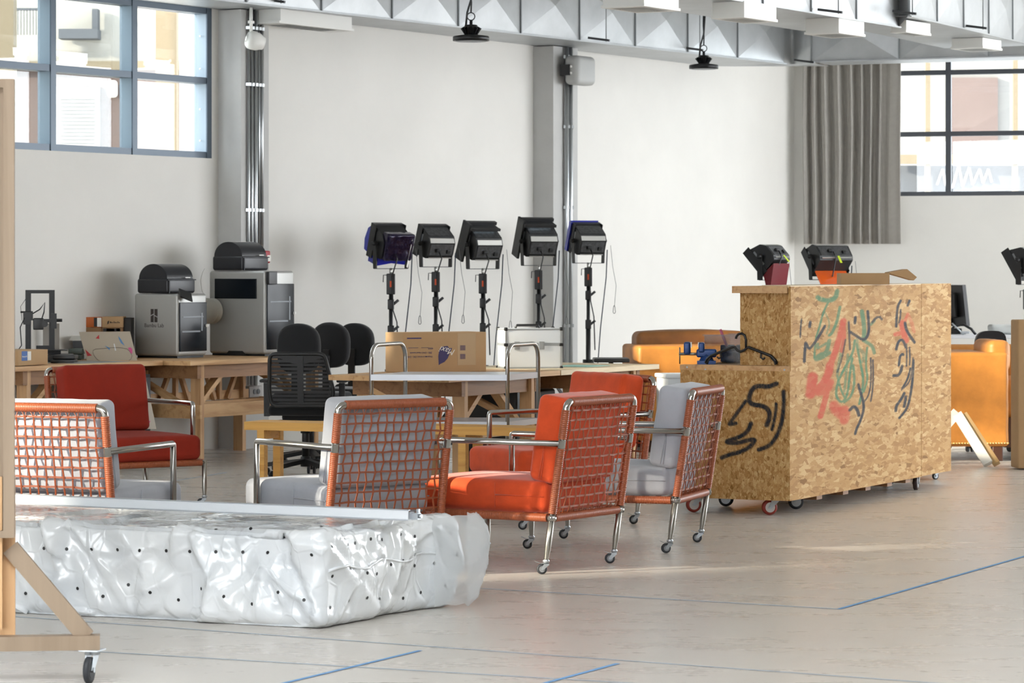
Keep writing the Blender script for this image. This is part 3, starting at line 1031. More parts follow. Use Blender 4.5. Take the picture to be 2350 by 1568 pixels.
# ------------------------------------------------------------------ chipboard counter with spray paint
def osb_mat(name, base, painted):
    nt = NT(name)
    tc = nt.n('ShaderNodeTexCoord')
    col = None
    tones = [lin('#b48f5e'), lin('#c9a876'), lin('#d4b689'), lin('#bd9967'), lin('#e2cba2'), lin('#94713f')]
    rots = [(0.3, 0.5, 0.2), (1.2, 0.2, 0.9), (0.6, 1.3, 2.0), (2.2, 0.8, 0.4), (0.1, 2.1, 1.3), (1.0, 1.0, 2.6)]
    hts = None
    for i, r in enumerate(rots):
        wp = nt.n('ShaderNodeTexNoise', _Scale=9.0, _Detail=1.0)
        nt.l(tc.outputs['Object'], wp.inputs['Vector'])
        ws = nt.n('ShaderNodeVectorMath', operation='SCALE'); ws.inputs['Scale'].default_value = 0.03
        nt.l(wp.outputs['Color'], ws.inputs[0])
        wa = nt.n('ShaderNodeVectorMath', operation='ADD'); nt.l(tc.outputs['Object'], wa.inputs[0]); nt.l(ws.outputs[0], wa.inputs[1])
        mp = nt.n('ShaderNodeMapping'); mp.inputs['Rotation'].default_value = r
        mp.inputs['Scale'].default_value = (6.5 + i * 0.8, 52 + 5 * i, 30 + 3 * i)
        mp.inputs['Location'].default_value = (i * 3.7, i * 1.9, i)
        nt.l(wa.outputs[0], mp.inputs[0])
        vo = nt.n('ShaderNodeTexVoronoi', _Scale=1.0, _Randomness=1.0)
        nt.l(mp.outputs[0], vo.inputs['Vector'])
        sep = nt.n('ShaderNodeSeparateColor'); nt.l(vo.outputs['Color'], sep.inputs[0])
        c = ramp(nt, sep.outputs[0], [(0.0, tones[5]), (0.06, tones[0]), (0.25, tones[3]), (0.5, tones[1]), (0.8, tones[2]), (1.0, tones[4])])
        if col is None:
            col = c; hts = sep.outputs[0]
        else:
            gt = nt.n('ShaderNodeMath', operation='GREATER_THAN'); gt.inputs[1].default_value = 0.66
            nt.l(sep.outputs[1], gt.inputs[0])
            mx = nt.n('ShaderNodeMix', data_type='RGBA'); nt.l(gt.outputs[0], mx.inputs[0])
            nt.l(col, mx.inputs[6]); nt.l(c, mx.inputs[7]); col = mx.outputs[2]
            hm = nt.n('ShaderNodeMix', data_type='FLOAT'); nt.l(gt.outputs[0], hm.inputs[0])
            nt.l(hts, hm.inputs[2]); nt.l(sep.outputs[2], hm.inputs[3]); hts = hm.outputs[0]
    fib = nt.n('ShaderNodeTexNoise', _Scale=160.0, _Detail=2.0); nt.l(tc.outputs['Object'], fib.inputs['Vector'])
    fm = nt.n('ShaderNodeMix', data_type='RGBA', blend_type='OVERLAY'); fm.inputs[0].default_value = 0.35
    nt.l(col, fm.inputs[6]); nt.l(fib.outputs[0], fm.inputs[7]); col = fm.outputs[2]
    tint = nt.n('ShaderNodeMix', data_type='RGBA', blend_type='MULTIPLY'); tint.inputs[0].default_value = 1.0
    tint.inputs[7].default_value = lin(base); nt.l(col, tint.inputs[6]); col = tint.outputs[2]
    if painted:
        at = nt.n('ShaderNodeAttribute', attribute_name='spray')
        grain = nt.n('ShaderNodeMath', operation='MULTIPLY_ADD'); grain.inputs[1].default_value = 0.5; grain.inputs[2].default_value = -0.12
        nt.l(hts, grain.inputs[0])
        ad = nt.n('ShaderNodeMath', operation='SUBTRACT'); nt.l(at.outputs['Alpha'], ad.inputs[0])
        sp = nt.n('ShaderNodeMath', operation='MULTIPLY'); nt.l(grain.outputs[0], sp.inputs[0]); sp.inputs[1].default_value = 0.3
        nt.l(sp.outputs[0], ad.inputs[1]); ad.use_clamp = True
        mx = nt.n('ShaderNodeMix', data_type='RGBA'); nt.l(ad.outputs[0], mx.inputs[0]); nt.l(col, mx.inputs[6]); nt.l(at.outputs['Color'], mx.inputs[7])
        col = mx.outputs[2]
    nt.l(col, nt.b.inputs['Base Color'])
    nt.b.inputs['Roughness'].default_value = 0.7; nt.b.inputs['Specular IOR Level'].default_value = 0.25
    bp = nt.n('ShaderNodeBump', _Strength=0.25, _Distance=0.004)
    nt.l(hts, bp.inputs['Height']); nt.l(bp.outputs[0], nt.b.inputs['Normal'])
    return nt.mat


M['osb'] = osb_mat('oriented_chipboard', '#e8dac4', False)
M['osb_paint'] = osb_mat('painted_chipboard', '#e8dac4', True)
KX, KY = 1.617, 18.07
AX, AY = 0.444, 0.896
counter = thing('mobile_counter', 'tall chipboard counter on castors with black, red and green spray paint', 'counter', (KX, KY, 0), math.atan2(AY, AX))
ZB, ZT, ZL = 0.09, 1.338, 0.872


def zpt(zx, zy):
    return 1400 + zx / 2.474, 620 + zy / 2.474


def side_az(zx, zy):
    x, y = zpt(zx, zy)
    q = (x - CX) / F_PX
    a = (q * KY - KX) / (AX - AY * q)
    return a, HC - (y - HY) / F_PX * (KY + AY * a)


def front_bz(zx, zy):
    x, y = zpt(zx, zy)
    q = (x - CX) / F_PX
    b = (KX - q * KY) / (AY + AX * q)
    return b, HC - (y - HY) / F_PX * (KY + AX * b)


BLK, REDP, GRN = (0.013, 0.017, 0.024), (0.52, 0.062, 0.026), (0.02, 0.18, 0.09)
front_strokes = [
    ([(950, 645), (900, 665), (850, 655), (815, 670), (797, 710), (795, 750), (820, 765), (870, 770), (905, 790), (915, 830), (895, 880)], 25, BLK, 1),
    ([(775, 745), (735, 800), (700, 850), (675, 880), (720, 870)], 19, BLK, 1),
    ([(948, 760), (945, 820), (925, 905)], 17, BLK, 1),
    ([(990, 690), (992, 760), (985, 850), (955, 940), (910, 1000), (850, 1020)], 22, BLK, 1),
    ([(805, 870), (790, 915), (740, 950), (650, 975), (720, 985), (790, 965), (835, 960), (800, 1005), (740, 1035), (690, 1045), (640, 1065)], 23, BLK, 1)]
side_strokes = [
    ([(1290, 120), (1280, 160), (1240, 175), (1190, 165), (1180, 155)], 24, GRN, .8), ([(1240, 180), (1210, 240), (1190, 320), (1165, 400), (1160, 500)], 11, GRN, .8),
    ([(1305, 210), (1290, 290), (1260, 360), (1245, 370)], 15, GRN, .8), ([(1245, 400), (1230, 470), (1190, 480), (1160, 510), (1200, 500), (1245, 470)], 20, GRN, .75),
    ([(1240, 410), (1170, 450), (1180, 420)], 14, GRN, .7), ([(1220, 240), (1250, 300), (1230, 360)], 10, GRN, .5),
    ([(1430, 235), (1445, 330), (1440, 390)], 22, GRN, .8), ([(1390, 400), (1380, 470), (1330, 560), (1290, 640), (1280, 720), (1320, 760), (1350, 700), (1360, 600), (1375, 500)], 13, GRN, .85),
    ([(1440, 400), (1490, 430), (1500, 470)], 18, GRN, .75), ([(1400, 420), (1420, 520), (1440, 620), (1430, 700), (1415, 760)], 13, GRN, .85),
    ([(1460, 440), (1450, 540), (1465, 620), (1440, 690)], 11, GRN, .8), ([(1380, 540), (1390, 640), (1370, 720), (1330, 750)], 13, GRN, .8),
    ([(1290, 600), (1310, 680), (1340, 740)], 11, GRN, .8), ([(1500, 290), (1480, 310)], 14, GRN, .7), ([(1330, 400), (1300, 520), (1290, 600)], 16, GRN, .6),
    ([(1400, 400), (1405, 440), (1450, 480), (1430, 520)], 20, GRN, .5), ([(1350, 480), (1340, 600), (1330, 690)], 14, GRN, .6),
    ([(1325, 290), (1310, 360), (1290, 430), (1270, 490), (1250, 540)], 32, REDP, .85), ([(1325, 290), (1332, 380), (1315, 460)], 20, REDP, .8),
    ([(1250, 540), (1240, 590), (1215, 640), (1180, 680)], 42, REDP, .9), ([(1150, 610), (1140, 700)], 55, REDP, .9), ([(1180, 690), (1225, 690), (1250, 640)], 44, REDP, .85),
    ([(1230, 700), (1215, 760), (1195, 830)], 30, REDP, .85), ([(1270, 770), (1300, 810), (1340, 790), (1330, 850)], 50, REDP, .85), ([(1285, 790), (1330, 830)], 58, REDP, .8),
    ([(1660, 300), (1665, 350), (1680, 400)], 32, REDP, .85), ([(1620, 365), (1660, 355)], 22, REDP, .8), ([(1690, 250), (1710, 290), (1725, 350)], 18, REDP, .45), ([(1690, 250), (1675, 290)], 16, REDP, .7),
    ([(1087, 280), (1082, 330), (1080, 380)], 9, BLK, .9), ([(1137, 295), (1133, 322)], 15, BLK, 1), ([(1220, 318), (1190, 370), (1150, 430), (1130, 450), (1112, 415)], 14, BLK, 1),
    ([(1110, 415), (1105, 470), (1103, 520)], 15, BLK, 1), ([(1393, 270), (1390, 300)], 15, BLK, 1), ([(1355, 295), (1358, 370), (1362, 450)], 11, BLK, .9),
    ([(1360, 350), (1400, 375), (1430, 395), (1455, 390), (1470, 350), (1468, 290), (1463, 235)], 15, BLK, 1), ([(1490, 295), (1510, 270), (1530, 265), (1543, 280)], 13, BLK, .95),
    ([(1337, 395), (1325, 460), (1315, 510), (1290, 580)], 9, BLK, .8), ([(1480, 500), (1482, 580), (1480, 660), (1465, 720), (1440, 750)], 9, BLK, .9), ([(1492, 510), (1495, 600), (1490, 690), (1480, 745)], 9, BLK, .9),
    ([(1410, 650), (1420, 690), (1440, 750), (1440, 800), (1420, 860), (1400, 900), (1392, 930)], 14, BLK, 1), ([(1362, 795), (1385, 770), (1405, 795), (1413, 825)], 17, BLK, 1),
    ([(1650, 175), (1635, 200), (1628, 250), (1625, 320)], 13, BLK, 1), ([(1650, 225), (1648, 270), (1640, 300)], 10, BLK, .9), ([(1700, 175), (1690, 200)], 13, BLK, 1),
    ([(1675, 300), (1680, 335), (1700, 370), (1728, 410)], 15, BLK, 1), ([(1625, 450), (1635, 410), (1650, 395), (1665, 400), (1680, 440)], 14, BLK, 1), ([(1683, 420), (1685, 480), (1683, 545)], 9, BLK, .9),
    ([(1700, 440), (1703, 500), (1700, 540)], 9, BLK, .9), ([(1640, 540), (1645, 490), (1660, 475), (1665, 480)], 13, BLK, 1), ([(1610, 600), (1635, 600), (1650, 580), (1658, 545)], 15, BLK, 1),
    ([(1720, 500), (1715, 570), (1700, 640), (1655, 680)], 8, BLK, .9), ([(1705, 560), (1690, 620), (1660, 670)], 11, BLK, 1), ([(1722, 510), (1720, 600), (1708, 700), (1690, 780), (1660, 820), (1643, 840)], 13, BLK, 1),
    ([(1670, 700), (1650, 740), (1625, 770), (1622, 800)], 15, BLK, 1), ([(1680, 720), (1670, 775)], 15, BLK, 1)]


def painted_panel(name, L, z0, z1, step, strokes, conv, to_local, parent):
    """a fine grid panel whose colour attribute 'spray' carries the paint laid on it"""
    nx, nz = int(L / step), int((z1 - z0) / step)
    segs = []
    for pts, w, c, a in strokes:
        q = [conv(*p) for p in pts]
        x0, y0 = conv(pts[0][0] - w / 2, pts[0][1]); x1, y1 = conv(pts[0][0] + w / 2, pts[0][1])
        zz0 = conv(pts[0][0], pts[0][1] - w / 2)[1]; zz1 = conv(pts[0][0], pts[0][1] + w / 2)[1]
        wa, wz = abs(x1 - x0) / 2, abs(zz1 - zz0) / 2
        # smooth the polyline
        for _ in range(2):
            s2 = [q[0]]
            for i in range(len(q) - 1):
                A, B = q[i], q[i + 1]
                s2 += [(A[0] * .75 + B[0] * .25, A[1] * .75 + B[1] * .25), (A[0] * .25 + B[0] * .75, A[1] * .25 + B[1] * .75)]
            s2.append(q[-1]); q = s2
        for i in range(len(q) - 1):
            segs.append((q[i], q[i + 1], wa, wz, c, a))
    cols = {}
    for A, B, wa, wz, c, a in segs:
        i0 = max(0, int((min(A[0], B[0]) - wa * 1.7) / step)); i1 = min(nx, int((max(A[0], B[0]) + wa * 1.7) / step) + 1)
        j0 = max(0, int((min(A[1], B[1]) - z0 - wz * 1.7) / step)); j1 = min(nz, int((max(A[1], B[1]) - z0 + wz * 1.7) / step) + 1)
        dx, dz = (B[0] - A[0]) / wa, (B[1] - A[1]) / wz
        dd = dx * dx + dz * dz
        for i in range(i0, i1 + 1):
            for j in range(j0, j1 + 1):
                ux, uz = (i * L / nx - A[0]) / wa, (z0 + j * (z1 - z0) / nz - A[1]) / wz
                t = 0 if dd < 1e-12 else max(0, min(1, (ux * dx + uz * dz) / dd))
                d = math.hypot(ux - t * dx, uz - t * dz)
                v = max(0.0, min(1.0, (1.5 - d) / 0.75)); v = v * v * (3 - 2 * v) * a
                if v > 0.004:
                    e = cols.setdefault(j * (nx + 1) + i, {})
                    e[c] = max(e.get(c, 0), v)
    k = MB()
    k.v = [to_local(i * L / nx, z0 + j * (z1 - z0) / nz) for j in range(nz + 1) for i in range(nx + 1)]
    k.f = [[j * (nx + 1) + i, j * (nx + 1) + i + 1, (j + 1) * (nx + 1) + i + 1, (j + 1) * (nx + 1) + i] for j in range(nz) for i in range(nx)]
    k.m = [0] * len(k.f); k.s = [False] * len(k.f)
    o = k.build(name, M['osb_paint'], parent)
    at = o.data.color_attributes.new('spray', 'FLOAT_COLOR', 'POINT')
    buf = [0.0] * (4 * len(k.v))
    order = [GRN, REDP, BLK]
    for idx, e in cols.items():
        r = [0, 0, 0]; al = 0.0
        for c in order:
            if c in e:
                v = e[c]
                na = v + al * (1 - v)
                r = [(c[q] * v + r[q] * al * (1 - v)) / na for q in range(3)]
                al = na
        buf[4 * idx:4 * idx + 4] = [r[0], r[1], r[2], al]
    at.data.foreach_set('color', buf)
    md = o.modifiers.new('board', 'SOLIDIFY'); md.thickness = 0.015; md.offset = -1
    return o


LA = 2.925
painted_panel('graffiti_side_panel', 2.32, ZB, ZT - 0.004, 0.0065, side_strokes, side_az, lambda a, z: (a, 0.0, z), counter)
painted_panel('graffiti_end_panel', 0.69, ZB, ZL - 0.03, 0.0065, [(p, w, c, a) for p, w, c, a in front_strokes], front_bz, lambda b, z: (0.0, 0.69 - b, z) if False else (0.0, b, z), counter)
k = MB(); k.b2((2.326, 0.0, ZB + .004), (LA, 0.016, ZT)); k.build('rear_side_panel', M['osb'], counter)
k = MB(); k.b2((0.07, 0.004, ZL), (0.085, 0.345, ZT - 0.04)); k.b2((0.003, 0.02, ZL - 0.02), (0.085, 0.34, ZL)); k.build('upper_end_panel', M['osb'], counter)
k = MB(); k.b2((-0.008, 0.02, ZT - 0.043), (0.6, 0.365, ZT - 0.002)); k.build('top_plank', M['pine'], counter, None)
k = MB(); k.b2((0.002, 0.003, ZT - 0.012), (LA, 0.02, ZT + 0.001)); k.b2((0.6, 0.01, ZT - 0.018), (LA, 0.42, ZT)); k.build('top_board', M['pale_ply'], counter)
k = MB(); k.b2((LA - .015, 0.016, ZB), (LA, 0.42, ZT - .018)); k.b2((0.6, 0.405, ZL), (LA, 0.42, ZT - .018)); k.build('back_panel', M['osb'], counter)
k = MB(); k.b2((0.0, 0.003, ZL - 0.03), (0.05, 0.7, ZL)); k.b2((0.05, 0.34, ZL - 0.03), (2.0, 0.7, ZL - 0.005)); k.build('work_shelf', M['pine'], counter)
k = MB(); k.b2((0.016, 0.68, ZB), (2.0, 0.695, ZL - 0.03)); k.b2((0.016, 0.02, ZB), (LA - .016, 0.68, ZB + 0.03)); k.build('base_board', M['osb'], counter)
k = MB()
for a in (0.5, 0.95, 1.35, 1.75, 2.1):
    k.b2((a, 0.03, ZB - 0.028), (a + 0.09, 0.6, ZB))
k.build('skid', M['pine_dark'], counter)
k = MB()
for zx, zy in ((437, 552), (541, 565), (990, 567), (1018, 683), (1012, 1260), (995, 940)):
    b, z = front_bz(zx, zy)
    k.lathe((-0.0005, b, z), (-1, 0, 0), [(0, 0.006), (0.002, 0.004)], 8)
k.build('screw_head', M['zinc'], counter)


def big_caster(wheel_m, R=0.045, w=0.03):
    k = MB()
    k.box((0, 0, -0.002), (0.08, 0.07, 0.004), 0)
    k.lathe((0, 0, -0.004), (0, 0, -1), [(0, 0.025), (0.012, 0.028)], 16, 0)
    for s in (-1, 1):
        k.prism([(0.03, -0.012), (-0.02, -0.012), (-0.045, -0.06), (-0.02, -0.06)], (0, s * (w / 2 + 0.004), 0), (1, 0, 0), (0, 0, 1), 0.003, 0)
    c = Vector((-0.03, -w / 2, -0.1 + R))
    k.lathe(c, (0, 1, 0), [(0, R * 0.62), (0, R * 0.8), (w * 0.15, R), (w * 0.85, R), (w, R * 0.8), (w, R * 0.62)], 26, 1)
    k.lathe(c + Vector((0, -0.001, 0)), (0, 1, 0), [(0, R * 0.66), (w + 0.002, R * 0.66)], 22, 2)
    k.lathe(c + Vector((0, -0.009, 0)), (0, 1, 0), [(0, 0.008), (w + 0.018, 0.008)], 12, 0)
    return k


M['wheel_red'] = mat('red_polyurethane', '#8d2f24', 0.5)
M['wheel_white'] = mat('grey_wheel_core', '#c9c5c2', 0.5)
M['wheel_brown'] = mat('brown_wheel', '#3a2a28', 0.5)
cr = math.atan2(AY, AX)
for a, b, wm, an in ((0.07, 0.13, 'wheel_red', 0.25), (0.07, 0.61, 'wheel_red', 0.2), (0.55, 0.6, 'rubber', -0.2), (0.55, 0.15, 'rubber', 0.1), (2.4, 0.06, 'wheel_brown', 1.3), (2.75, 0.35, 'rubber', 0.6), (2.1, 0.5, 'rubber', 0.2), (1.5, 0.6, 'rubber', 0.0)):
    c = big_caster(wm).build('castor', [M['zinc'], M[wm], M['wheel_white' if wm == 'wheel_red' else 'zinc']], counter)
    c.location = (a, b, 0.1); c.rotation_euler = (0, 0, an - cr)

# open cardboard tray on top of the counter
def cpt(a, b, z):
    return Vector((KX + AX * a - AY * b, KY + AY * a + AX * b, z))


root = thing('cardboard_tray', 'open cardboard tray lying on top of the chipboard counter', 'box', cpt(1.55, 0.12, ZT + 0.001), cr - 1.15)
k = MB()
k.b2((-0.15, -0.2, 0), (0.15, 0.2, 0.004)); k.b2((-0.15, -0.2, 0.004), (-0.146, 0.2, 0.07)); k.b2((0.146, -0.2, 0.004), (0.15, 0.2, 0.07)); k.b2((-0.146, 0.196, 0.004), (0.146, 0.2, 0.07)); k.b2((-0.146, -0.2, 0.004), (0.146, -0.196, 0.07))
k.build('tray', M['card'], root)
k = MB(); k.prism([(0, 0), (0.11, 0.02), (0.17, -0.03), (0.15, -0.05), (0.0, -0.006)], (0.151, 0.0, 0.075), (1, 0, 0), (0, 0, 1), 0.36); k.build('flap', M['card'], root)

# vise, clear crate and coat hanger on the low shelf
root = thing('bench_vise', 'small blue bench vise at the end of the low counter shelf', 'vise', cpt(0.30, 0.655, ZL - 0.005), PI * 0.97)
k = MB()
k.b2((-0.055, -0.05, 0), (0.055, 0.05, 0.02)); k.lathe((0, 0, 0.02), (0, 0, 1), [(0, 0.045), (0.02, 0.035), (0.04, 0.03)], 16)
k.rbox((0.0, 0, 0.065), (0.12, 0.06, 0.05), 0.012); k.rbox((0.03, 0, 0.1), (0.035, 0.1, 0.06), 0.01)
k.build('vise_body', mat('vise_blue', '#26457f', 0.35, 0.2, bump=0.15, bscale=60), root)
k = MB(); k.rbox((0.115, 0, 0.095), (0.04, 0.1, 0.075), 0.012); k.build('moving_jaw', M['vise_blue'] if 'vise_blue' in M else root.children[0].data.materials[0], root)
k = MB(); k.tube([(0.02, 0, 0.06), (0.165, 0, 0.06)], 0.009, 10); k.tube([(0.16, 0, 0.0), (0.16, 0, 0.1)], 0.004, 8); k.b2((0.044, -0.045, 0.1), (0.05, 0.045, 0.13)); k.b2((0.088, -0.045, 0.1), (0.094, 0.045, 0.13)); k.build('screw_bar', M['steel'], root)

root = thing('plastic_crate', 'clear plastic crate of dark odds and ends behind the hanger', 'crate', cpt(0.62, 0.57, ZL - 0.005), cr)
k = MB()
for lo, hi in (((-.2, -.15, 0), (.2, .15, .004)), ((-.2, -.15, 0), (-.197, .15, .17)), ((.197, -.15, 0), (.2, .15, .17)), ((-.2, -.15, 0), (.2, -.147, .17)), ((-.2, .147, 0), (.2, .15, .17))):
    k.b2(lo, hi)
k.b2((-.21, -.16, .165), (-.195, .16, .175)); k.b2((.195, -.16, .165), (.21, .16, .175))
k.build('crate_shell', glass('clear_plastic', (0.86, 0.88, 0.92), 0.12, 0.15), root)
k = MB()
for i in range(14):
    k.rbox((rnd.uniform(-.15, .15), rnd.uniform(-.1, .1), 0.03 + rnd.uniform(0, 0.06)), (rnd.uniform(.06, .12), rnd.uniform(.05, .1), rnd.uniform(.03, .07)), 0.008)
o = k.build('contents', mat('dark_bits', '#3b4048', 0.5, var=0.4, vscale=12), root); o['kind'] = 'stuff'
k = MB(); k.tube([(-0.16, 0.02, 0.1), (-0.19, 0.05, 0.2)], 0.009, 8); o = tag(k.build('marker_pen', mat('pink_plastic', '#b85a78', 0.4)), 'pink pen sticking out of the clear plastic crate', 'pen'); o.matrix_world = Matrix.Translation(cpt(0.62, 0.57, ZL)) @ Matrix.Rotation(cr, 4, 'Z')

root = thing('coat_hanger', 'black plastic coat hanger leaning on the low counter shelf', 'hanger', cpt(0.05, 0.33, ZL + 0.002), cr + PI / 2)
HT = Matrix.Rotation(-0.12, 3, 'X')


def hp(x, z): return HT @ Vector((x, 0.0, z))


k = MB()
body = [(-0.225, 0.012), (-0.215, 0.03), (-0.19, 0.055), (-0.05, 0.105), (-0.02, 0.085), (0.0, 0.078), (0.02, 0.085), (0.035, 0.105), (0.05, 0.105), (0.19, 0.05), (0.215, 0.03), (0.225, 0.008)]
k.tube([hp(x, z) for x, z in body], 0.0085, 8)
k.tube([hp(0.225, 0.008), hp(0.215, 0.004), hp(0.21, 0.02), hp(0.19, 0.04)], 0.006, 8); k.tube([hp(-0.225, 0.012), hp(-0.215, 0.006), hp(-0.21, 0.025), hp(-0.19, 0.045)], 0.006, 8)
for s in (-1, 1):
    k.tube([hp(s * 0.13, 0.075), hp(s * 0.125, 0.045), hp(s * 0.14, 0.035), hp(s * 0.15, 0.045)], 0.006, 8)
k.build('hanger_body', M['black'], root)
k = MB()
hook = [(-0.035, 0.1), (-0.037, 0.15), (-0.03, 0.175), (-0.012, 0.186), (0.008, 0.182), (0.022, 0.168), (0.026, 0.155)]
k.tube([hp(x, z) for x, z in hook], 0.0075, 8)
k.build('hook', M['black'], root)

# ------------------------------------------------------------------ wrapped bale
M['film'] = None


def film_mat():
    nt = NT('milky_film')
    b = nt.b
    tc = nt.n('ShaderNodeTexCoord')
    no = nt.n('ShaderNodeTexNoise', _Scale=2.2, _Detail=5.0)
    nt.l(tc.outputs['Object'], no.inputs['Vector'])
    nt.l(ramp(nt, no.outputs[0], [(0.3, lin('#cfd5db')), (0.6, lin('#e1e5e8'))]), b.inputs['Base Color'])
    b.inputs['Roughness'].default_value = 0.26
    b.inputs['Coat Weight'].default_value = 0.8; b.inputs['Coat Roughness'].default_value = 0.07
    acc = None
    for sc_, amp, rot in ((5.5, 1.0, (0.3, 0.5, 0.4)), (13.0, 0.35, (1.0, 0.2, 0.9))):
        mp = nt.n('ShaderNodeMapping'); mp.inputs['Scale'].default_value = (sc_, sc_, sc_ * 0.7); mp.inputs['Rotation'].default_value = rot
        nt.l(tc.outputs['Object'], mp.inputs[0])
        vo = nt.n('ShaderNodeTexVoronoi', feature='SMOOTH_F1', _Scale=1.0, _Smoothness=0.25); nt.l(mp.outputs[0], vo.inputs['Vector'])
        df = nt.n('ShaderNodeVectorMath', operation='SUBTRACT'); nt.l(mp.outputs[0], df.inputs[0]); nt.l(vo.outputs['Position'], df.inputs[1])
        cc = nt.n('ShaderNodeVectorMath', operation='SUBTRACT'); nt.l(vo.outputs['Color'], cc.inputs[0]); cc.inputs[1].default_value = (0.5, 0.5, 0.5)
        dt = nt.n('ShaderNodeVectorMath', operation='DOT_PRODUCT'); nt.l(df.outputs[0], dt.inputs[0]); nt.l(cc.outputs[0], dt.inputs[1])
        ml = nt.n('ShaderNodeMath', operation='MULTIPLY'); ml.inputs[1].default_value = amp; nt.l(dt.outputs['Value'], ml.inputs[0])
        if acc is None: acc = ml.outputs[0]
        else:
            ad = nt.n('ShaderNodeMath', operation='ADD'); nt.l(acc, ad.inputs[0]); nt.l(ml.outputs[0], ad.inputs[1]); acc = ad.outputs[0]
    bp = nt.n('ShaderNodeBump', _Strength=0.4, _Distance=0.04)
    nt.l(acc, bp.inputs['Height']); nt.l(bp.outputs[0], b.inputs['Normal']); nt.l(bp.outputs[0], b.inputs['Coat Normal'])
    return nt.mat


M['film'] = film_mat()
BK = Vector((-0.746, 12.40, 0))
be1 = Vector((-0.919, 0.395, 0)).normalized(); be2 = Vector((0.500, 0.866, 0)).normalized()
BL, BW, BH = 3.0, 1.02, 0.405
bale = thing('wrapped_bale', 'long low bale wrapped in creased milky plastic film on the floor', 'package', BK)
bc = Vector((BL / 2, BW / 2, BH / 2))
BR = Matrix((be1, be2, Vector((0, 0, 1)))).transposed()
dots = []


def ridge(p):
    return 1 - abs(mnoise.noise(p)) * 2


def facet(p, sc_, zs):
    """creased surface: lower envelope of randomly tilted planes, one for each scattered point"""
    w = Vector((p.x * sc_, p.y * sc_, p.z * sc_ * zs))
    ds, ps = mnoise.voronoi(w)
    best = 9.0
    for d_, c_ in zip(ds, ps):
        nv = mnoise.noise_vector(c_ * 13.7) * 1.6
        best = min(best, nv.dot(w - c_) + 0.35 * d_)
    return best - 0.15


FRONT_CREASES = [(.30, .245, .0, .01), (.30, .245, .02, .40), (.30, .245, .13, .02), (.30, .245, .33, .07), (.30, .245, .45, .11), (.45, .11, .53, .18), (.53, .18, .56, .06),
                 (.89, .265, .84, .12), (.89, .265, .96, .37), (.89, .265, 1.02, .19), (.89, .265, .77, .31), (.84, .12, .90, .02), (.84, .12, .74, .16), (1.19, .40, .93, .02),
                 (1.06, .06, 1.16, .26), (1.30, .38, 1.24, .16), (1.24, .16, 1.36, .03), (.62, .36, .58, .24), (.70, .39, .72, .25), (.17, .35, .22, .20), (1.5, .36, 1.42, .1), (1.7, .38, 1.62, .04)]
END_CREASES = [(.03, .33, .42, .05), (.33, .21, .42, .02), (.60, .30, .54, .02), (.82, .38, .90, .10), (.12, .38, .22, .26), (.42, .37, .47, .24), (.70, .24, .66, .10), (.25, .20, .12, .02), (.62, .38, .68, .28)]


def crease(a, b, segs):
    """sharp folds standing off the flat film"""
    h = 0.0
    for i, (x0, z0, x1, z1) in enumerate(segs):
        dx, dz = x1 - x0, z1 - z0
        L2 = dx * dx + dz * dz
        t = max(0.0, min(1.0, ((a - x0) * dx + (b - z0) * dz) / L2))
        sx, sz = a - x0 - t * dx, b - z0 - t * dz
        d = math.hypot(sx, sz)
        side = 1 if (dx * sz - dz * sx) > 0 else -1
        w = 0.026 if side > 0 else 0.075
        if d < w:
            h = max(h, (1 - d / w) * (0.024 if i % 3 else 0.034) * (1 - 0.55 * t))
    return h


def bale_fn(p, u):
    q = Vector(p)
    x, y, z = q + bc
    on_side = max(abs(u.x), abs(u.y)) > 0.93
    n = Vector((u.x ** 9, u.y ** 9, max(0, u.z) ** 9))
    n = n.normalized() if n.length > 1e-6 else Vector((0, 0, 1))
    s3 = Vector((x, y, z))
    # slow sag, long folds that run down the sides, crumpled small facets
    a = mnoise.noise(Vector((x * 1.6, y * 1.6, z * 2.2))) * 0.016
    k = 1.0 if on_side else 0.3
    q += n * ((a + facet(s3, 2.6, 0.7) * 0.075 * k + facet(s3 + Vector((7, 3, 1)), 6.0, 0.7) * 0.016 * k) - 0.014)
    if u.y < -0.9: q += n * crease(x, z, FRONT_CREASES)
    if u.x < -0.9: q += n * crease(y, z, END_CREASES)
    if u.z < -0.9:
        q.z = p.z
    q.z = max(q.z, -BH / 2 + 0.002)
    if u.x < -0.55 and u.y > 0.3:                      # slack film at the far right corner
        f = (-u.x - 0.55) / 0.45 * (u.y - 0.3) / 0.7
        q += Vector((-0.05, 0.03, 0)) * f * (1 - abs(u.z) * 0.6)
    return q


k = MB()
k.rbox((0, 0, 0), (BL, BW, BH), 0.055, 0, seg=4, n=0.016, fn=bale_fn)
k.v = [tuple(BR @ (Vector(p) + bc)) for p in k.v]
k.f = [f[::-1] for f in k.f]
k.build('film', M['film'], bale)
# rows of vent holes punched through the film
k = MB()
bp_mesh = bale.children[0].data


def bale_hit(o, d):
    from mathutils.bvhtree import BVHTree
    global _bvh
    if '_bvh' not in globals():
        _bvh = BVHTree.FromPolygons([v.co for v in bp_mesh.vertices], [p.vertices[:] for p in bp_mesh.polygons])
    return _bvh.ray_cast(o, d)


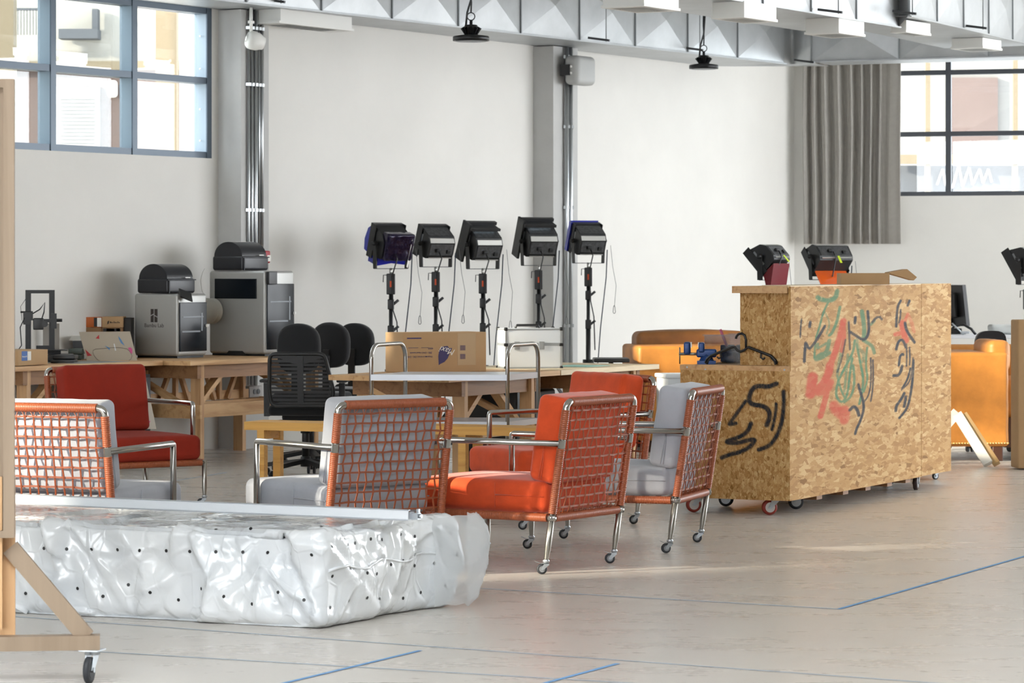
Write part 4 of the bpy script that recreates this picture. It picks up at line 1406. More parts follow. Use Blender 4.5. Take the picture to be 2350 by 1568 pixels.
holes = []
for i in range(22):
    holes.append((0.06 + i * 0.115, -1, 0.30 - 0.002 * i, 0)); holes.append((0.11 + i * 0.118, -1, 0.115 + 0.03 * math.sin(i * 2.1), 0))
for i in range(9):
    holes.append((-1, 0.06 + 0.11 * i, 0.33 + 0.012 * math.sin(i * 3), 1)); holes.append((-1, 0.08 + 0.11 * i, 0.21 + 0.02 * math.sin(i * 1.7), 1)); holes.append((-1, 0.07 + 0.12 * i, 0.085 + 0.02 * math.sin(i), 1))
for i in range(14):
    holes.append((0.06 + i * 0.16, 0.075, -1, 2))
for x, y, z, f in holes:
    if f == 0: o, d = BR @ Vector((x, -0.5, z)), be2
    elif f == 1: o, d = BR @ Vector((-0.5, y, z)), be1
    else: o, d = BR @ Vector((x, y, 1.0)), Vector((0, 0, -1))
    h, n, _, _ = bale_hit(o, d)
    if h is not None:
        k.lathe(h + n * 0.0015, n, [(0, 0.0075), (0.0006, 0.006)], 8)
k.build('vent_holes', M['black'], bale)['kind'] = 'stuff'
# flat strap laid diagonally over the film
pts = []
for i in range(34):
    u = i / 33
    if u < 0.3:
        o, d = BR @ Vector((2.02 - 0.15 * u, 0.42 - 0.40 * u / 0.3, 1)), Vector((0, 0, -1))
    else:
        w = (u - 0.3) / 0.7
        o, d = BR @ Vector((1.97 - 0.55 * w, -0.4, 0.385 - 0.37 * w)), be2
    h, n, _, _ = bale_hit(o, d)
    if h is not None: pts.append(h + n * 0.004)
k = MB()
vs, fs = [], []
for i, p in enumerate(pts):
    t = (pts[min(i + 1, len(pts) - 1)] - pts[max(i - 1, 0)]).normalized()
    sd = t.cross(Vector((0.4, -0.8, 0.45))).normalized() * 0.02
    vs += [p - sd, p + sd]
fs = [(2 * i, 2 * i + 1, 2 * i + 3, 2 * i + 2) for i in range(len(pts) - 1)]
k.add(vs, fs, 0, True)
o = k.build('strap', M['film'], bale); md = o.modifiers.new('thick', 'SOLIDIFY'); md.thickness = 0.004
# loose film at the right rear corner
M['film_thin'] = NT('thin_film').mat
nt = NT('thin_clear_film')
tr = nt.n('ShaderNodeBsdfTranslucent'); tr.inputs[0].default_value = (0.8, 0.82, 0.84, 1)
tp = nt.n('ShaderNodeBsdfTransparent'); tp.inputs[0].default_value = (0.96, 0.97, 0.98, 1)
nt.b.inputs['Base Color'].default_value = lin('#d9dcdd'); nt.b.inputs['Roughness'].default_value = 0.22
m1 = nt.n('ShaderNodeMixShader'); m1.inputs[0].default_value = 0.5; nt.l(tr.outputs[0], m1.inputs[1]); nt.l(nt.b.outputs[0], m1.inputs[2])
m2 = nt.n('ShaderNodeMixShader'); m2.inputs[0].default_value = 0.6; nt.l(tp.outputs[0], m2.inputs[1]); nt.l(m1.outputs[0], m2.inputs[2])
nt.l(m2.outputs[0], nt.out.inputs['Surface'])
M['film_thin'] = nt.mat
k = MB()
vs = []
n1, n2 = 22, 16
for i in range(n1 + 1):
    for j in range(n2 + 1):
        a, b = i / n1, j / n2
        z = 0.40 * (1 - b) + 0.02 * b
        bul = math.sin(PI * min(1, a * 1.0)) * (0.35 + 0.65 * math.sin(PI * min(1, 0.12 + b * 0.88))) * 0.13
        y = 0.80 + 0.27 * a
        x = -0.02 - bul
        w = mnoise.noise(Vector((a * 3, b * 4, 2))) * 0.02 + ridge(Vector((a * 3 + b * 2, b * 4, 5))) ** 3 * 0.022 * math.sin(PI * a)
        vs.append(BR @ Vector((x - w, y + 0.06 * math.sin(PI * a), z + 0.02 * mnoise.noise(Vector((a * 5, b * 4, 7))))))
fs = [(i * (n2 + 1) + j, (i + 1) * (n2 + 1) + j, (i + 1) * (n2 + 1) + j + 1, i * (n2 + 1) + j + 1) for i in range(n1) for j in range(n2)]
k.add(vs, fs, 0, True)
k.build('loose_film', M['film_thin'], bale)
# welded seam across the right end
pts = []
for i in range(24):
    h, n, _, _ = bale_hit(BR @ Vector((-0.5, 0.05 + 0.85 * i / 23, 0.235 + 0.012 * math.sin(i * 0.7))), be1)
    if h is not None: pts.append(h + n * 0.003)
k = MB(); k.tube(pts, 0.006, 6); k.build('weld_seam', M['film'], bale)

# white aluminium profile lying on the bale
R0 = pz(962, 1177, 0.445); R1 = pz(30, 1139, 0.445)
rd = (R1 - R0).normalized(); R1 = R0 + rd * 2.75
ra = math.atan2(rd.y, rd.x)
root = thing('profile_rail', 'long white aluminium profile lying along the top of the wrapped bale', 'rail', (R0.x, R0.y, 0.413), ra)
k = MB()
k.b2((0.03, -0.04, 0.0), (2.75, 0.04, 0.006)); k.b2((0.03, -0.04, 0.0), (2.75, -0.036, 0.026)); k.b2((0.03, 0.036, 0), (2.75, 0.04, 0.045)); k.b2((0.03, -0.002, 0), (2.75, 0.01, 0.034)); k.b2((0.03, -0.04, 0.024), (2.75, -0.025, 0.028)); k.b2((0.03, 0.02, 0.041), (2.75, 0.04, 0.045)); k.b2((0.03, -0.012, 0.03), (2.75, 0.014, 0.034))
k.build('profile', mat('white_profile', '#dfe4ea', 0.3, 0.1), root)
k = MB(); k.b2((0.0, -0.015, 0.004), (0.03, 0.015, 0.03)); k.b2((0.012, -0.03, 0.02), (0.022, -0.015, 0.045)); k.tube([(-0.012, 0, 0.018), (0.0, 0, 0.018)], 0.009, 8); k.build('end_clamp', M['zinc'], root)

# ------------------------------------------------------------------ wheeled easel board at the left edge
EB = pz(212, 1567, 0)
er = 0.12
root = thing('easel_board', 'tall plywood board on a castored timber stand at the left edge', 'easel', (EB.x, EB.y, 0), er)
# local +x right along the foot, board stands at x<-.27
k = MB(); k.b2((-0.62, -0.02, 0.115), (0.026, 0.045, 0.165)); k.build('foot_beam', M['plywood'], root)
k = MB(); k.b2((-0.322, 0.045, 0.115), (-0.268, 0.085, 0.72)); k.b2((-0.322, -0.012, 0.19), (-0.31, 0.085, 0.72)); k.build('upright', M['pine_z'], root)
k = MB(); k.bar((-0.285, 0.05, 0.47), (-0.02, 0.03, 0.155), 0.06, 0.045, up=(0, 1, 0)); k.build('brace', M['plywood'], root)
k = MB(); k.b2((-1.4, 0.0, 0.51), (-0.268, 0.04, 2.1)); k.build('board', M['plywood'], root)
k = MB(); k.b2((-0.306, -0.035, 0.51), (-0.268, 0.0, 2.1)); k.b2((-1.4, -0.035, 2.07), (-0.306, 0.0, 2.1)); k.b2((-1.4, -0.035, 0.51), (-0.306, 0.0, 0.535)); k.b2((-1.4, -0.035, 0.535), (-1.36, 0, 2.07)); k.build('board_frame', M['plywood'], root)
for x, an in ((0.0, 1.2), (-0.56, 1.5)):
    c = big_caster('rubber', 0.04, 0.022).build('castor', [M['zinc'], M['rubber'], M['rubber']], root)
    c.location = (x, 0.012, 0.115); c.scale = (1, 1, 1.15); c.rotation_euler = (0, 0, an)
# ------------------------------------------------------------------ pine work tables
def work_table(label, loc, rz, L, D, H, top_m='pine', inset=0.22, group=None, over=0.0):
    root = thing('work_table', label, 'table', loc, rz, group)
    t = 0.034
    k = MB(); n = 2 if D > 0.5 else 1
    for i in range(n):
        k.b2((0, D * i / n + (0.001 if i else 0), H - t), (L, D * (i + 1) / n - 0.001, H))
    k.build('tabletop', M[top_m], root)
    x0, x1, y0, y1 = inset, L - inset, 0.09, D - 0.09
    k = MB()
    for y in (y0, y1): k.b2((x0 - 0.06, y - 0.02, H - t - 0.1), (x1 + 0.06, y + 0.02, H - t))
    for x in (x0, x1): k.b2((x - 0.02 - 0.045 if x == x0 else x + 0.02, y0 - 0.05, H - t - 0.1), (x - 0.02 if x == x0 else x + 0.065, y1 + 0.05, H - t))
    k.build('apron', M['pine_dark'], root)
    for x in (x0, x1):
        for y in (y0, y1):
            k = MB(); k.b2((x - 0.022, y - 0.045, 0), (x + 0.022, y + 0.045, H - t)); sg = -1 if x == x0 else 1
            k.build('leg', M['pine_z'], root)
    k = MB()
    zr = 0.33
    for x in (x0, x1): k.b2((x - 0.045 if x == x0 else x + 0.022, y0 - 0.06, zr), (x - 0.022 if x == x0 else x + 0.045, y1 + 0.06, zr + 0.1))
    ym = D / 2
    k.b2((x0 - 0.02, ym - 0.02, zr), (x1 + 0.02, ym + 0.02, zr + 0.1))
    k.b2((x0 - 0.02, y0 + 0.046, zr), (x1 + 0.02, y0 + 0.08, zr + 0.1))
    k.build('stretcher', M['pine'], root)
    for x, sg in ((x0, -1), (x1, 1)):
        k = MB(); k.bar((x + sg * 0.033, y1 - 0.08, H - t - 0.06), (x + sg * 0.033, y0 + 0.02, zr + 0.05), 0.035, 0.07, up=(1, 0, 0)); k.build('brace', M['pine_y'], root)
    for s, a, b in ((0, x0 + 0.42, x0 + 0.02), (1, x1 - 0.42, x1 - 0.02)):
        k = MB(); k.bar((a, y0 + 0.06, H - t - 0.02), (b, y0 + 0.06, zr + 0.06), 0.035, 0.07, up=(0, 1, 0)); k.build('brace', M['pine'], root)
    return root


def along(p, ang, x, y, z=0.0):
    c, s = math.cos(ang), math.sin(ang)
    return Vector((p.x + c * x - s * y, p.y + s * x + c * y, z))


# centre tables
TA = math.atan2(0.876, 0.483)
TP = pz(1030, 866, 0.75); TP.z = 0
work_table('pine work table carrying the towel carton, behind the grey armchair', TP, TA, 1.5, 0.9, 0.75, 'pine', 0.3, 'pine tables in the middle of the hall')
work_table('pine work table carrying the aluminium case and green mat', along(TP, TA, 1.515, 0.0), TA, 1.5, 0.9, 0.75, 'pale_ply', 0.3, 'pine tables in the middle of the hall')
# printer tables along the wall
PA = math.atan2(U.y, U.x)
P2 = pz(437, 829, 0.76); P2.z = 0
work_table('pine trestle table under the two big silver 3D printers', P2, PA, 1.85, 0.88, 0.76, 'pine', 0.2, 'pine tables along the left wall')
P1r = pz(374, 828, 0.76); P1r.z = 0
P1 = along(P1r, PA, -1.9, 0.0)
work_table('pine trestle table under the small black 3D printer at far left', P1, PA, 1.9, 0.82, 0.76, 'pine', 0.46, 'pine tables along the left wall')

# trestle frames stored on the lower rails of the printer table
root = thing('trestle_frame', 'slatted pine trestle stored on the rails beneath the silver printers', 'trestle', along(P2, PA, 0.12, 0.56, 0.43), PA)
k = MB()
k.b2((-0.1, -0.03, 0.0), (1.3, 0.0, 0.07)); k.b2((-0.1, -0.03, 0.2), (1.3, 0.0, 0.255))
k.build('rail', M['pine'], root)
for x, x2 in ((0.0, 0.0), (0.16, 0.30), (0.36, 0.36), (0.52, 0.40), (0.62, 0.62), (0.84, 0.72), (0.9, 0.9), (1.0, 1.14), (1.2, 1.2)):
    k = MB(); k.bar((x, -0.045, 0.005), (x2, -0.045, 0.25), 0.03, 0.035, up=(0, 1, 0)); k.build('slat', M['pine_z'], root)

# low bench
b0 = pz(560, 968, 0.505); b1 = pz(1238, 983, 0.505)
bd = (b1 - b0); bl = bd.length; ba = math.atan2(bd.y, bd.x)
root = thing('low_bench', 'long low yellow pine bench behind the grey armchair', 'bench', (b0.x, b0.y, 0), ba)
k = MB(); k.b2((0, 0, 0.455), (bl, 0.26, 0.505)); k.build('seat_board', M['bench_wood'], root)
for x in (0.11, bl - 0.5):
    for y in (0.03, 0.24):
        k = MB(); k.b2((x - 0.024, y - 0.024, 0), (x + 0.024, y + 0.024, 0.455)); k.build('leg', M['bench_wood'], root)
    k = MB(); k.b2((x - 0.02, 0.05, 0.40), (x + 0.02, 0.22, 0.455)); k.build('cross_rail', M['bench_wood'], root)

# stainless service cart
cq = px(1163, 860, 19.05); ca = math.atan2(-0.05, 1.0)
cd_ = Vector((0.20, 0.52, 0)); cl_ = Vector((-0.835, 0.05, 0))
root = thing('service_cart', 'stainless two-shelf service cart in front of the middle tables', 'cart', (cq.x, cq.y, 0), 0)
M['shelf'] = mat('pale_steel_shelf', '#ccd2da', 0.28, 0.35)


def cartp(u, v, z): return Vector(cl_ * u + cd_ * v + Vector((0, 0, z)))


for u, nm in ((0.0, 'right'), (1.0, 'left')):
    k = MB()
    pts = [cartp(u, 0.02, 0.13), cartp(u, 0.02, 0.88)]
    for i in range(7):
        a = i / 6 * PI / 2
        pts.append(cartp(u, 0.02 + 0.17 * (1 - math.cos(a)), 0.88 + 0.088 * math.sin(a)))
    for i in range(7):
        a = PI / 2 - i / 6 * PI / 2
        pts.append(cartp(u, 0.98 - 0.17 * (1 - math.cos(a)), 0.88 + 0.088 * math.sin(a)))
    pts.append(cartp(u, 0.98, 0.13))
    k.tube(pts, 0.0135, 10)
    k.build('hoop_handle', M['chrome'], root)
for z in (0.788, 0.50):
    k = MB()
    for zz, th in ((z - 0.004, 0.004),):
        q = [cartp(u, v, zz) for u, v in ((0, 0), (1, 0), (1, 1), (0, 1))]
        k.add(q + [p + Vector((0, 0, th)) for p in q], [(3, 2, 1, 0), (4, 5, 6, 7), (0, 1, 5, 4), (1, 2, 6, 5), (2, 3, 7, 6), (3, 0, 4, 7)])
    for a, b in (((0, 0), (1, 0)), ((1, 0), (1, 1)), ((1, 1), (0, 1)), ((0, 1), (0, 0))):
        k.bar(cartp(a[0], a[1], z - 0.018), cartp(b[0], b[1], z - 0.018), 0.006, 0.036)
    k.build('shelf', M['shelf'], root)
for u in (0, 1):
    for v in (0.02, 0.98):
        c = big_caster('rubber', 0.045, 0.022).build('castor', [M['zinc'], M['rubber'], M['rubber']], root)
        c.location = cartp(u, v, 0.13); c.scale = (1, 1, 1.3); c.rotation_euler = (0, 0, 0.4)


# ------------------------------------------------------------------ lettering
def text_mesh(txt, size, loc, R, m, parent, name='printed_text', shear=0.0, depth=0.0006):
    cu = bpy.data.curves.new('lettering', 'FONT')
    cu.body = txt; cu.size = size; cu.align_x = 'CENTER'; cu.align_y = 'CENTER'; cu.shear = shear; cu.extrude = depth / 2; cu.resolution_u = 3
    tmp = bpy.data.objects.new('lettering', cu); SC.collection.objects.link(tmp)
    dg = bpy.context.evaluated_depsgraph_get()
    me = bpy.data.meshes.new_from_object(tmp.evaluated_get(dg))
    bpy.data.objects.remove(tmp); bpy.data.curves.remove(cu)
    o = bpy.data.objects.new(name, me); SC.collection.objects.link(o)
    me.materials.clear(); me.materials.append(m)
    o.parent = parent
    o.matrix_local = Matrix.Translation(loc) @ R.to_4x4()
    return o


FRONT = Matrix(((1, 0, 0), (0, 0, -1), (0, 1, 0)))               # reads upright on a face that looks towards -Y
LEFT = Matrix(((0, 0, -1), (-1, 0, 0), (0, 1, 0)))               # reads upright on a face that looks towards -X
FLIP = Matrix.Rotation(PI, 3, 'Z')

# towel carton, upside down
cx0 = px(925, 845, 20.45); cx1 = px(1116, 845, 20.75)
cdv = Vector((cx1.x - cx0.x, cx1.y - cx0.y, 0)); can = math.atan2(cdv.y, cdv.x); cw_ = cdv.length
root = thing('towel_carton', 'brown carton with upside-down print and purple leaf on the table', 'box', (cx0.x, cx0.y, 0.75), can)
k = MB(); k.rbox((cw_ / 2, 0.13, 0.133), (cw_, 0.26, 0.264), 0.004, seg=1); k.build('carton', M['card'], root)
M['purple'] = mat('purple_print', '#453f68', 0.8)
f = 1 / 349.0


def cf(x, y): return Vector(((x - 925) * f * 1.0, -0.0012, 0.264 - (y - 764) * f))


k = MB()
leaf = [(1017, 839), (1016, 818), (1019, 802), (1028, 796), (1040, 795), (1044, 800), (1052, 800), (1046, 812), (1040, 824), (1032, 832), (1022, 836)]
k.prism([(cf(*p).x, cf(*p).z) for p in leaf], (0, -0.0006, 0), (1, 0, 0), (0, 0, 1), 0.001)
k.build('printed_leaf', M['purple'], root)
text_mesh('Maxi', 0.058, cf(1040, 806) + Vector((0, -0.0005, 0)), FRONT @ FLIP @ Matrix.Rotation(-0.25, 3, 'Z'), M['paper'], root, shear=0.35)
text_mesh('Χειροπετσέτες ZIK - ZAK', 0.0165, cf(968, 819), FRONT @ FLIP, M['purple'], root)
text_mesh('ZIG - ZAG Hand towels', 0.0165, cf(971, 810), FRONT @ FLIP, M['purple'], root)
text_mesh('4000', 0.019, cf(996, 800), FRONT @ FLIP, M['purple'], root)
k = MB()
for x0, y0, x1, y1 in ((938, 798, 964, 799), (972, 798, 990, 799), (935, 775, 972, 778), (1073, 794, 1087, 806), (1073, 814, 1087, 826)):
    if x0 == 1073:
        for i in range(7):
            a, b = cf(x0 + 2 * i, y0), cf(x0 + 2 * i + 1.2, y1); k.b2((a.x, -0.0012, b.z), (b.x, -0.0002, a.z))
    else:
        a, b = cf(x0, y0), cf(x1, y1); k.b2((a.x, -0.0012, b.z), (b.x, -0.0002, a.z))
k.build('printed_bars', M['purple'], root)
k = MB(); a, b = cf(1066, 766), cf(1114, 840); k.b2((a.x, -0.0008, b.z), (b.x, -0.0001, a.z)); k.build('paper_tape', mat('buff_tape', '#bba07d', 0.7), root)

# aluminium case
e0 = px(1160, 840, 21.35)
root = thing('aluminium_case', 'white aluminium tool case with black corners on the middle table', 'case', (e0.x, e0.y, 0.75), 0.24)
EW, ED, EH = 0.40, 0.24, 0.275
M['case_white'] = mat('white_laminate', '#dfe6ec', 0.3, 0.1)
k = MB(); k.rbox((EW / 2, ED / 2, EH / 2), (EW, ED, EH), 0.008, seg=2); k.build('shell', M['case_white'], root)
k = MB()
for z in (0.0, 0.155, 0.165, EH - 0.012):
    k.b2((-0.002, -0.002, z), (EW + .002, 0.0, z + 0.010)); k.b2((EW, -0.002, z), (EW + .002, ED, z + .010)); k.b2((-0.002, 0, z), (0, ED, z + .010))
for x in (-0.002, EW - 0.012): k.b2((x, -0.0025, 0), (x + 0.014, 0.0, EH))
for y in (0, ED - 0.014, ED * 0.42): k.b2((EW, y, 0), (EW + .003, y + 0.014, EH))
k.build('edge_trim', M['zinc'], root)
k = MB()
for x in (0.004, EW - 0.004):
    for z in (0.004, EH - 0.004):
        for y in (0.004, ED - 0.004): k.rbox((x, y, z), (0.024, 0.024, 0.024), 0.007)
    for z in (0.163,): k.rbox((x, 0.0, z), (0.03, 0.012, 0.022), 0.005)
k.build('corner_cap', M['black'], root)
k = MB()
for x in (0.08, 0.255):
    k.b2((x - 0.018, -0.010, 0.13), (x + 0.018, -0.002, 0.185)); k.b2((x - 0.012, -0.014, 0.14), (x + 0.012, -0.008, 0.17))
k.build('latch', M['zinc'], root)
k = MB(); k.tube([(0.1, ED / 2, EH), (0.11, ED / 2, EH + 0.02), (0.26, ED / 2, EH + 0.02), (0.27, ED / 2, EH)], 0.009, 8); k.build('handle', M['black'], root)
o = MB(); o.b2((0, 0, 0), (0.36, 0.30, 0.003))
g = pz(1420, 827, 0.753)
tag(o.build('cutting_mat', mat('teal_mat', '#86b8ad', 0.5), None, along(TP, TA, 2.15, 0.14, 0.7505), TA), 'thin green cutting mat on the table beside the aluminium case', 'mat')

# ------------------------------------------------------------------ office chairs
def rounded_poly(pts, n=5, r=0.05):
    out = []
    for i in range(len(pts)):
        a, b, c = Vector(pts[i - 1]), Vector(pts[i]), Vector(pts[(i + 1) % len(pts)])
        p = b + (a - b).normalized() * min(r, (a - b).length / 2.1); q = b + (c - b).normalized() * min(r, (c - b).length / 2.1)
        for j in range(n + 1):
            t = j / n
            out.append(tuple(p * (1 - t) ** 2 + b * 2 * t * (1 - t) + q * t * t))
    return out


def star_base(root, z=0.09, R=0.31):
    k = MB()
    k.tube([(0, 0, z - 0.02), (0, 0, z + 0.05)], 0.035, 14)
    for i in range(5):
        a = 2 * PI * i / 5 + 0.3
        k.bar((0.02 * math.cos(a), 0.02 * math.sin(a), z + 0.02), (R * math.cos(a), R * math.sin(a), z - 0.015), 0.045, 0.03)
    k.build('star_base', M['black'], root)
    for i in range(5):
        a = 2 * PI * i / 5 + 0.3
        k = MB()
        for s in (-1, 1):
            k.lathe((R * math.cos(a) + s * 0.012 * -math.sin(a), R * math.sin(a) + s * 0.012 * math.cos(a), 0.028), (-s * math.sin(a), s * math.cos(a), 0), [(0, 0.028), (0.016, 0.028)], 14)
        k.tube([(R * math.cos(a), R * math.sin(a), 0.03), (R * math.cos(a), R * math.sin(a), z - 0.01)], 0.008, 8)
        k.build('castor', M['rubber'], root)


M['mesh_black'] = None
nt = NT('black_mesh')
tp = nt.n('ShaderNodeBsdfTransparent'); mx = nt.n('ShaderNodeMixShader'); mx.inputs[0].default_value = 0.72
nt.b.inputs['Base Color'].default_value = lin('#1c1d20'); nt.b.inputs['Roughness'].default_value = 0.8
nt.l(tp.outputs[0], mx.inputs[1]); nt.l(nt.b.outputs[0], mx.inputs[2]); nt.l(mx.outputs[0], nt.out.inputs['Surface'])
M['mesh_black'] = nt.mat
M['black_fabric'] = mat('black_fabric', '#17181b', 0.9, bump=0.1, bscale=200, sheen=0.2)
# mesh-back chair: local +Y forward (away from us), back at y=-0.24
oc = px(708, HY, 21.5)
root = thing('office_chair', 'black mesh-back office chair with armrests beside the low bench', 'chair', (oc.x - 0.02, oc.y, 0), math.radians(-3))
star_base(root)
k = MB(); k.tube([(0, 0, 0.14), (0, 0, 0.42)], 0.025, 14); k.tube([(0, 0, 0.3), (0, 0, 0.38)], 0.035, 14); k.tube([(-0.02, -0.05, 0.40), (-0.27, -0.12, 0.38)], 0.008, 8); k.rbox((-0.29, -0.125, 0.33), (0.025, 0.05, 0.13), 0.012); k.build('gas_lift', M['black'], root)
k = MB(); k.rbox((0, 0.04, 0.465), (0.48, 0.48, 0.075), 0.035); k.rbox((0, 0, 0.415), (0.3, 0.25, 0.05), 0.02); k.build('seat', M['black_fabric'], root)


def bk(x, z): return Vector((x, -0.24 - 0.10 * (z - 0.5) - 0.04 * math.cos(x * 4), z))


k = MB()
outl = rounded_poly([(-0.205, 0.52), (-0.225, 0.56), (-0.225, 0.885), (0.185, 0.885), (0.235, 0.56), (0.215, 0.52)], 4, 0.05)
outl = rounded_poly([(-0.20, 0.50), (-0.215, 0.60), (-0.21, 0.855), (0.165, 0.855), (0.225, 0.60), (0.205, 0.50)], 4, 0.04)
k.tube([bk(x, z) for x, z in outl], 0.014, 8, closed=True)
k.build('back_frame', M['black'], root)
k = MB()
zs = [0.515 + i * 0.0265 for i in range(13)]
for i, z in enumerate(zs):
    h = 0.017 if i % 2 else 0.013
    if i in (11, 12): h = 0.018
    if i in (4, 5, 6): h = 0.014
    vs = []
    for j in range(9):
        x = -0.2 + 0.4 * j / 8
        vs += [bk(x, z - h / 2), bk(x, z + h / 2)]
    k.add(vs, [(2 * j, 2 * j + 2, 2 * j + 3, 2 * j + 1) for j in range(8)])
k.bar(bk(0.0, 0.52), bk(0.0, 0.84), 0.04, 0.02, up=(0, 1, 0))
vs = [bk(-0.19 + .37 * j / 8, 0.855 - (0.07 * math.sin(PI * j / 8) if q else 0.0)) for j in range(9) for q in (0, 1)]
k.add(vs, [(2 * j, 2 * j + 2, 2 * j + 3, 2 * j + 1) for j in range(8)])
k.build('back_ribs', M['black'], root)
k = MB()
vs = [bk(-0.205 + 0.41 * j / 8, 0.51 + 0.34 * q / 4) + Vector((0, 0.006, 0)) for q in range(5) for j in range(9)]
k.add(vs, [(q * 9 + j, q * 9 + j + 1, (q + 1) * 9 + j + 1, (q + 1) * 9 + j) for q in range(4) for j in range(8)], 0, True)
k.build('back_mesh', M['mesh_black'], root)
for s in (-1, 1):
    k = MB(); k.bar((s * 0.26, -0.06, 0.42), (s * 0.26, -0.08, 0.65), 0.04, 0.022, up=(0, 1, 0)); k.bar((s * 0.1, -0.04, 0.43), (s * 0.27, -0.06, 0.43), 0.04, 0.015)
    k.rbox((s * 0.265, -0.02, 0.665), (0.075, 0.25, 0.022), 0.01); k.build('armrest', M['black'], root)


def task_chair(x, Y, ztop, w, h, rz, label):
    p = px(x, HY, Y)
    root = thing('task_chair', label, 'chair', (p.x, p.y, 0), rz, 'black padded task chairs')
    star_base(root, 0.09, 0.28)
    k = MB(); k.tube([(0, 0, 0.14), (0, 0, 0.45)], 0.025, 12); k.build('gas_lift', M['black'], root)
    k = MB(); k.rbox((0, 0.03, 0.50), (0.46, 0.45, 0.08), 0.035); k.build('seat', M['black_fabric'], root)
    k = MB()
    poly = rounded_poly([(-w / 2, -h * 0.30), (-w / 2 * 1.02, h * 0.30), (-w * 0.22, h / 2), (w * 0.22, h / 2), (w / 2 * 1.02, h * 0.30), (w / 2, -h * 0.30), (w * 0.3, -h / 2), (-w * 0.3, -h / 2)], 4, 0.09)
    nn = len(poly)
    vs = []
    for lay, (sc_, yy) in enumerate(((0.86, -0.04), (0.97, -0.032), (1.0, -0.015), (1.0, 0.008), (0.96, 0.025), (0.8, 0.035))):
        for a, b in poly:
            vs.append((a * sc_, yy - 0.22 + 0.6 * (a * sc_) ** 2, ztop - h / 2 + b * sc_))
    fs = [(l * nn + i, l * nn + (i + 1) % nn, (l + 1) * nn + (i + 1) % nn, (l + 1) * nn + i) for l in range(5) for i in range(nn)]
    fs += [list(range(nn))[::-1], list(range(5 * nn, 6 * nn))]
    k.add(vs, fs, 0, True); k.build('backrest', M['black_fabric'], root)
    k = MB(); k.bar((0, -0.27, ztop - h * 0.6), (0, -0.27, 0.45), 0.06, 0.012, up=(0, 1, 0)); k.bar((0, -0.27, 0.45), (0, 0, 0.45), 0.06, 0.012); k.build('back_bar', M['black_metal'], root)


task_chair(713, 22.6, 1.042, 0.33, 0.36, -0.35, 'black padded task chair nearest the silver printers')
task_chair(799, 23.4, 1.035, 0.33, 0.34, -0.6, 'dark task chair between two others before the white wall')
task_chair(852, 24.2, 1.015, 0.32, 0.33, -0.55, 'charcoal task chair beside the first studio lamp stand')
# dark cases under and behind the middle tables
root = thing('equipment_case', 'black flight case standing beneath the middle tables', 'case', along(TP, TA, 1.35, 0.25, 0.0), TA)
k = MB(); k.rbox((0.28, 0.2, 0.33), (0.56, 0.4, 0.56), 0.02); k.build('case_body', M['black'], root)
for x in (0.05, 0.5):
    for y in (0.05, 0.35):
        k = MB(); k.lathe((x, y - 0.012, 0.026), (0, 1, 0), [(0, 0.026), (0.024, 0.026)], 14); k.bar((x, y, 0.02), (x, y, 0.06), 0.02, 0.02); k.build('castor', M['rubber'], root)
p = px(830, 900, 21.3)
root = thing('padded_bench', 'low black padded bench between the mesh chair and the middle table', 'bench', (p.x, 21.3, 0), 0.1)
k = MB(); k.rbox((0.2, 0.2, 0.615), (0.4, 0.4, 0.13), 0.04); k.build('cushion', M['black_fabric'], root)
for x in (0.03, 0.36):
    for y in (0.04, 0.36):
        k = MB(); k.b2((x - .015, y - .015, 0), (x + .015, y + .015, 0.56)); k.build('leg', M['black_metal'], root)
# ------------------------------------------------------------------ 3D printers and small things on the wall tables
M['silver'] = mat('silver_panel', '#a3a3a0', 0.38, 0.35)
M['smoke'] = mat('smoked_plastic', '#26272b', 0.3, spec=0.3)
M['tint_glass'] = mat('dark_door_glass', '#10161c', 0.2, spec=0.2)
ZP = 0.76


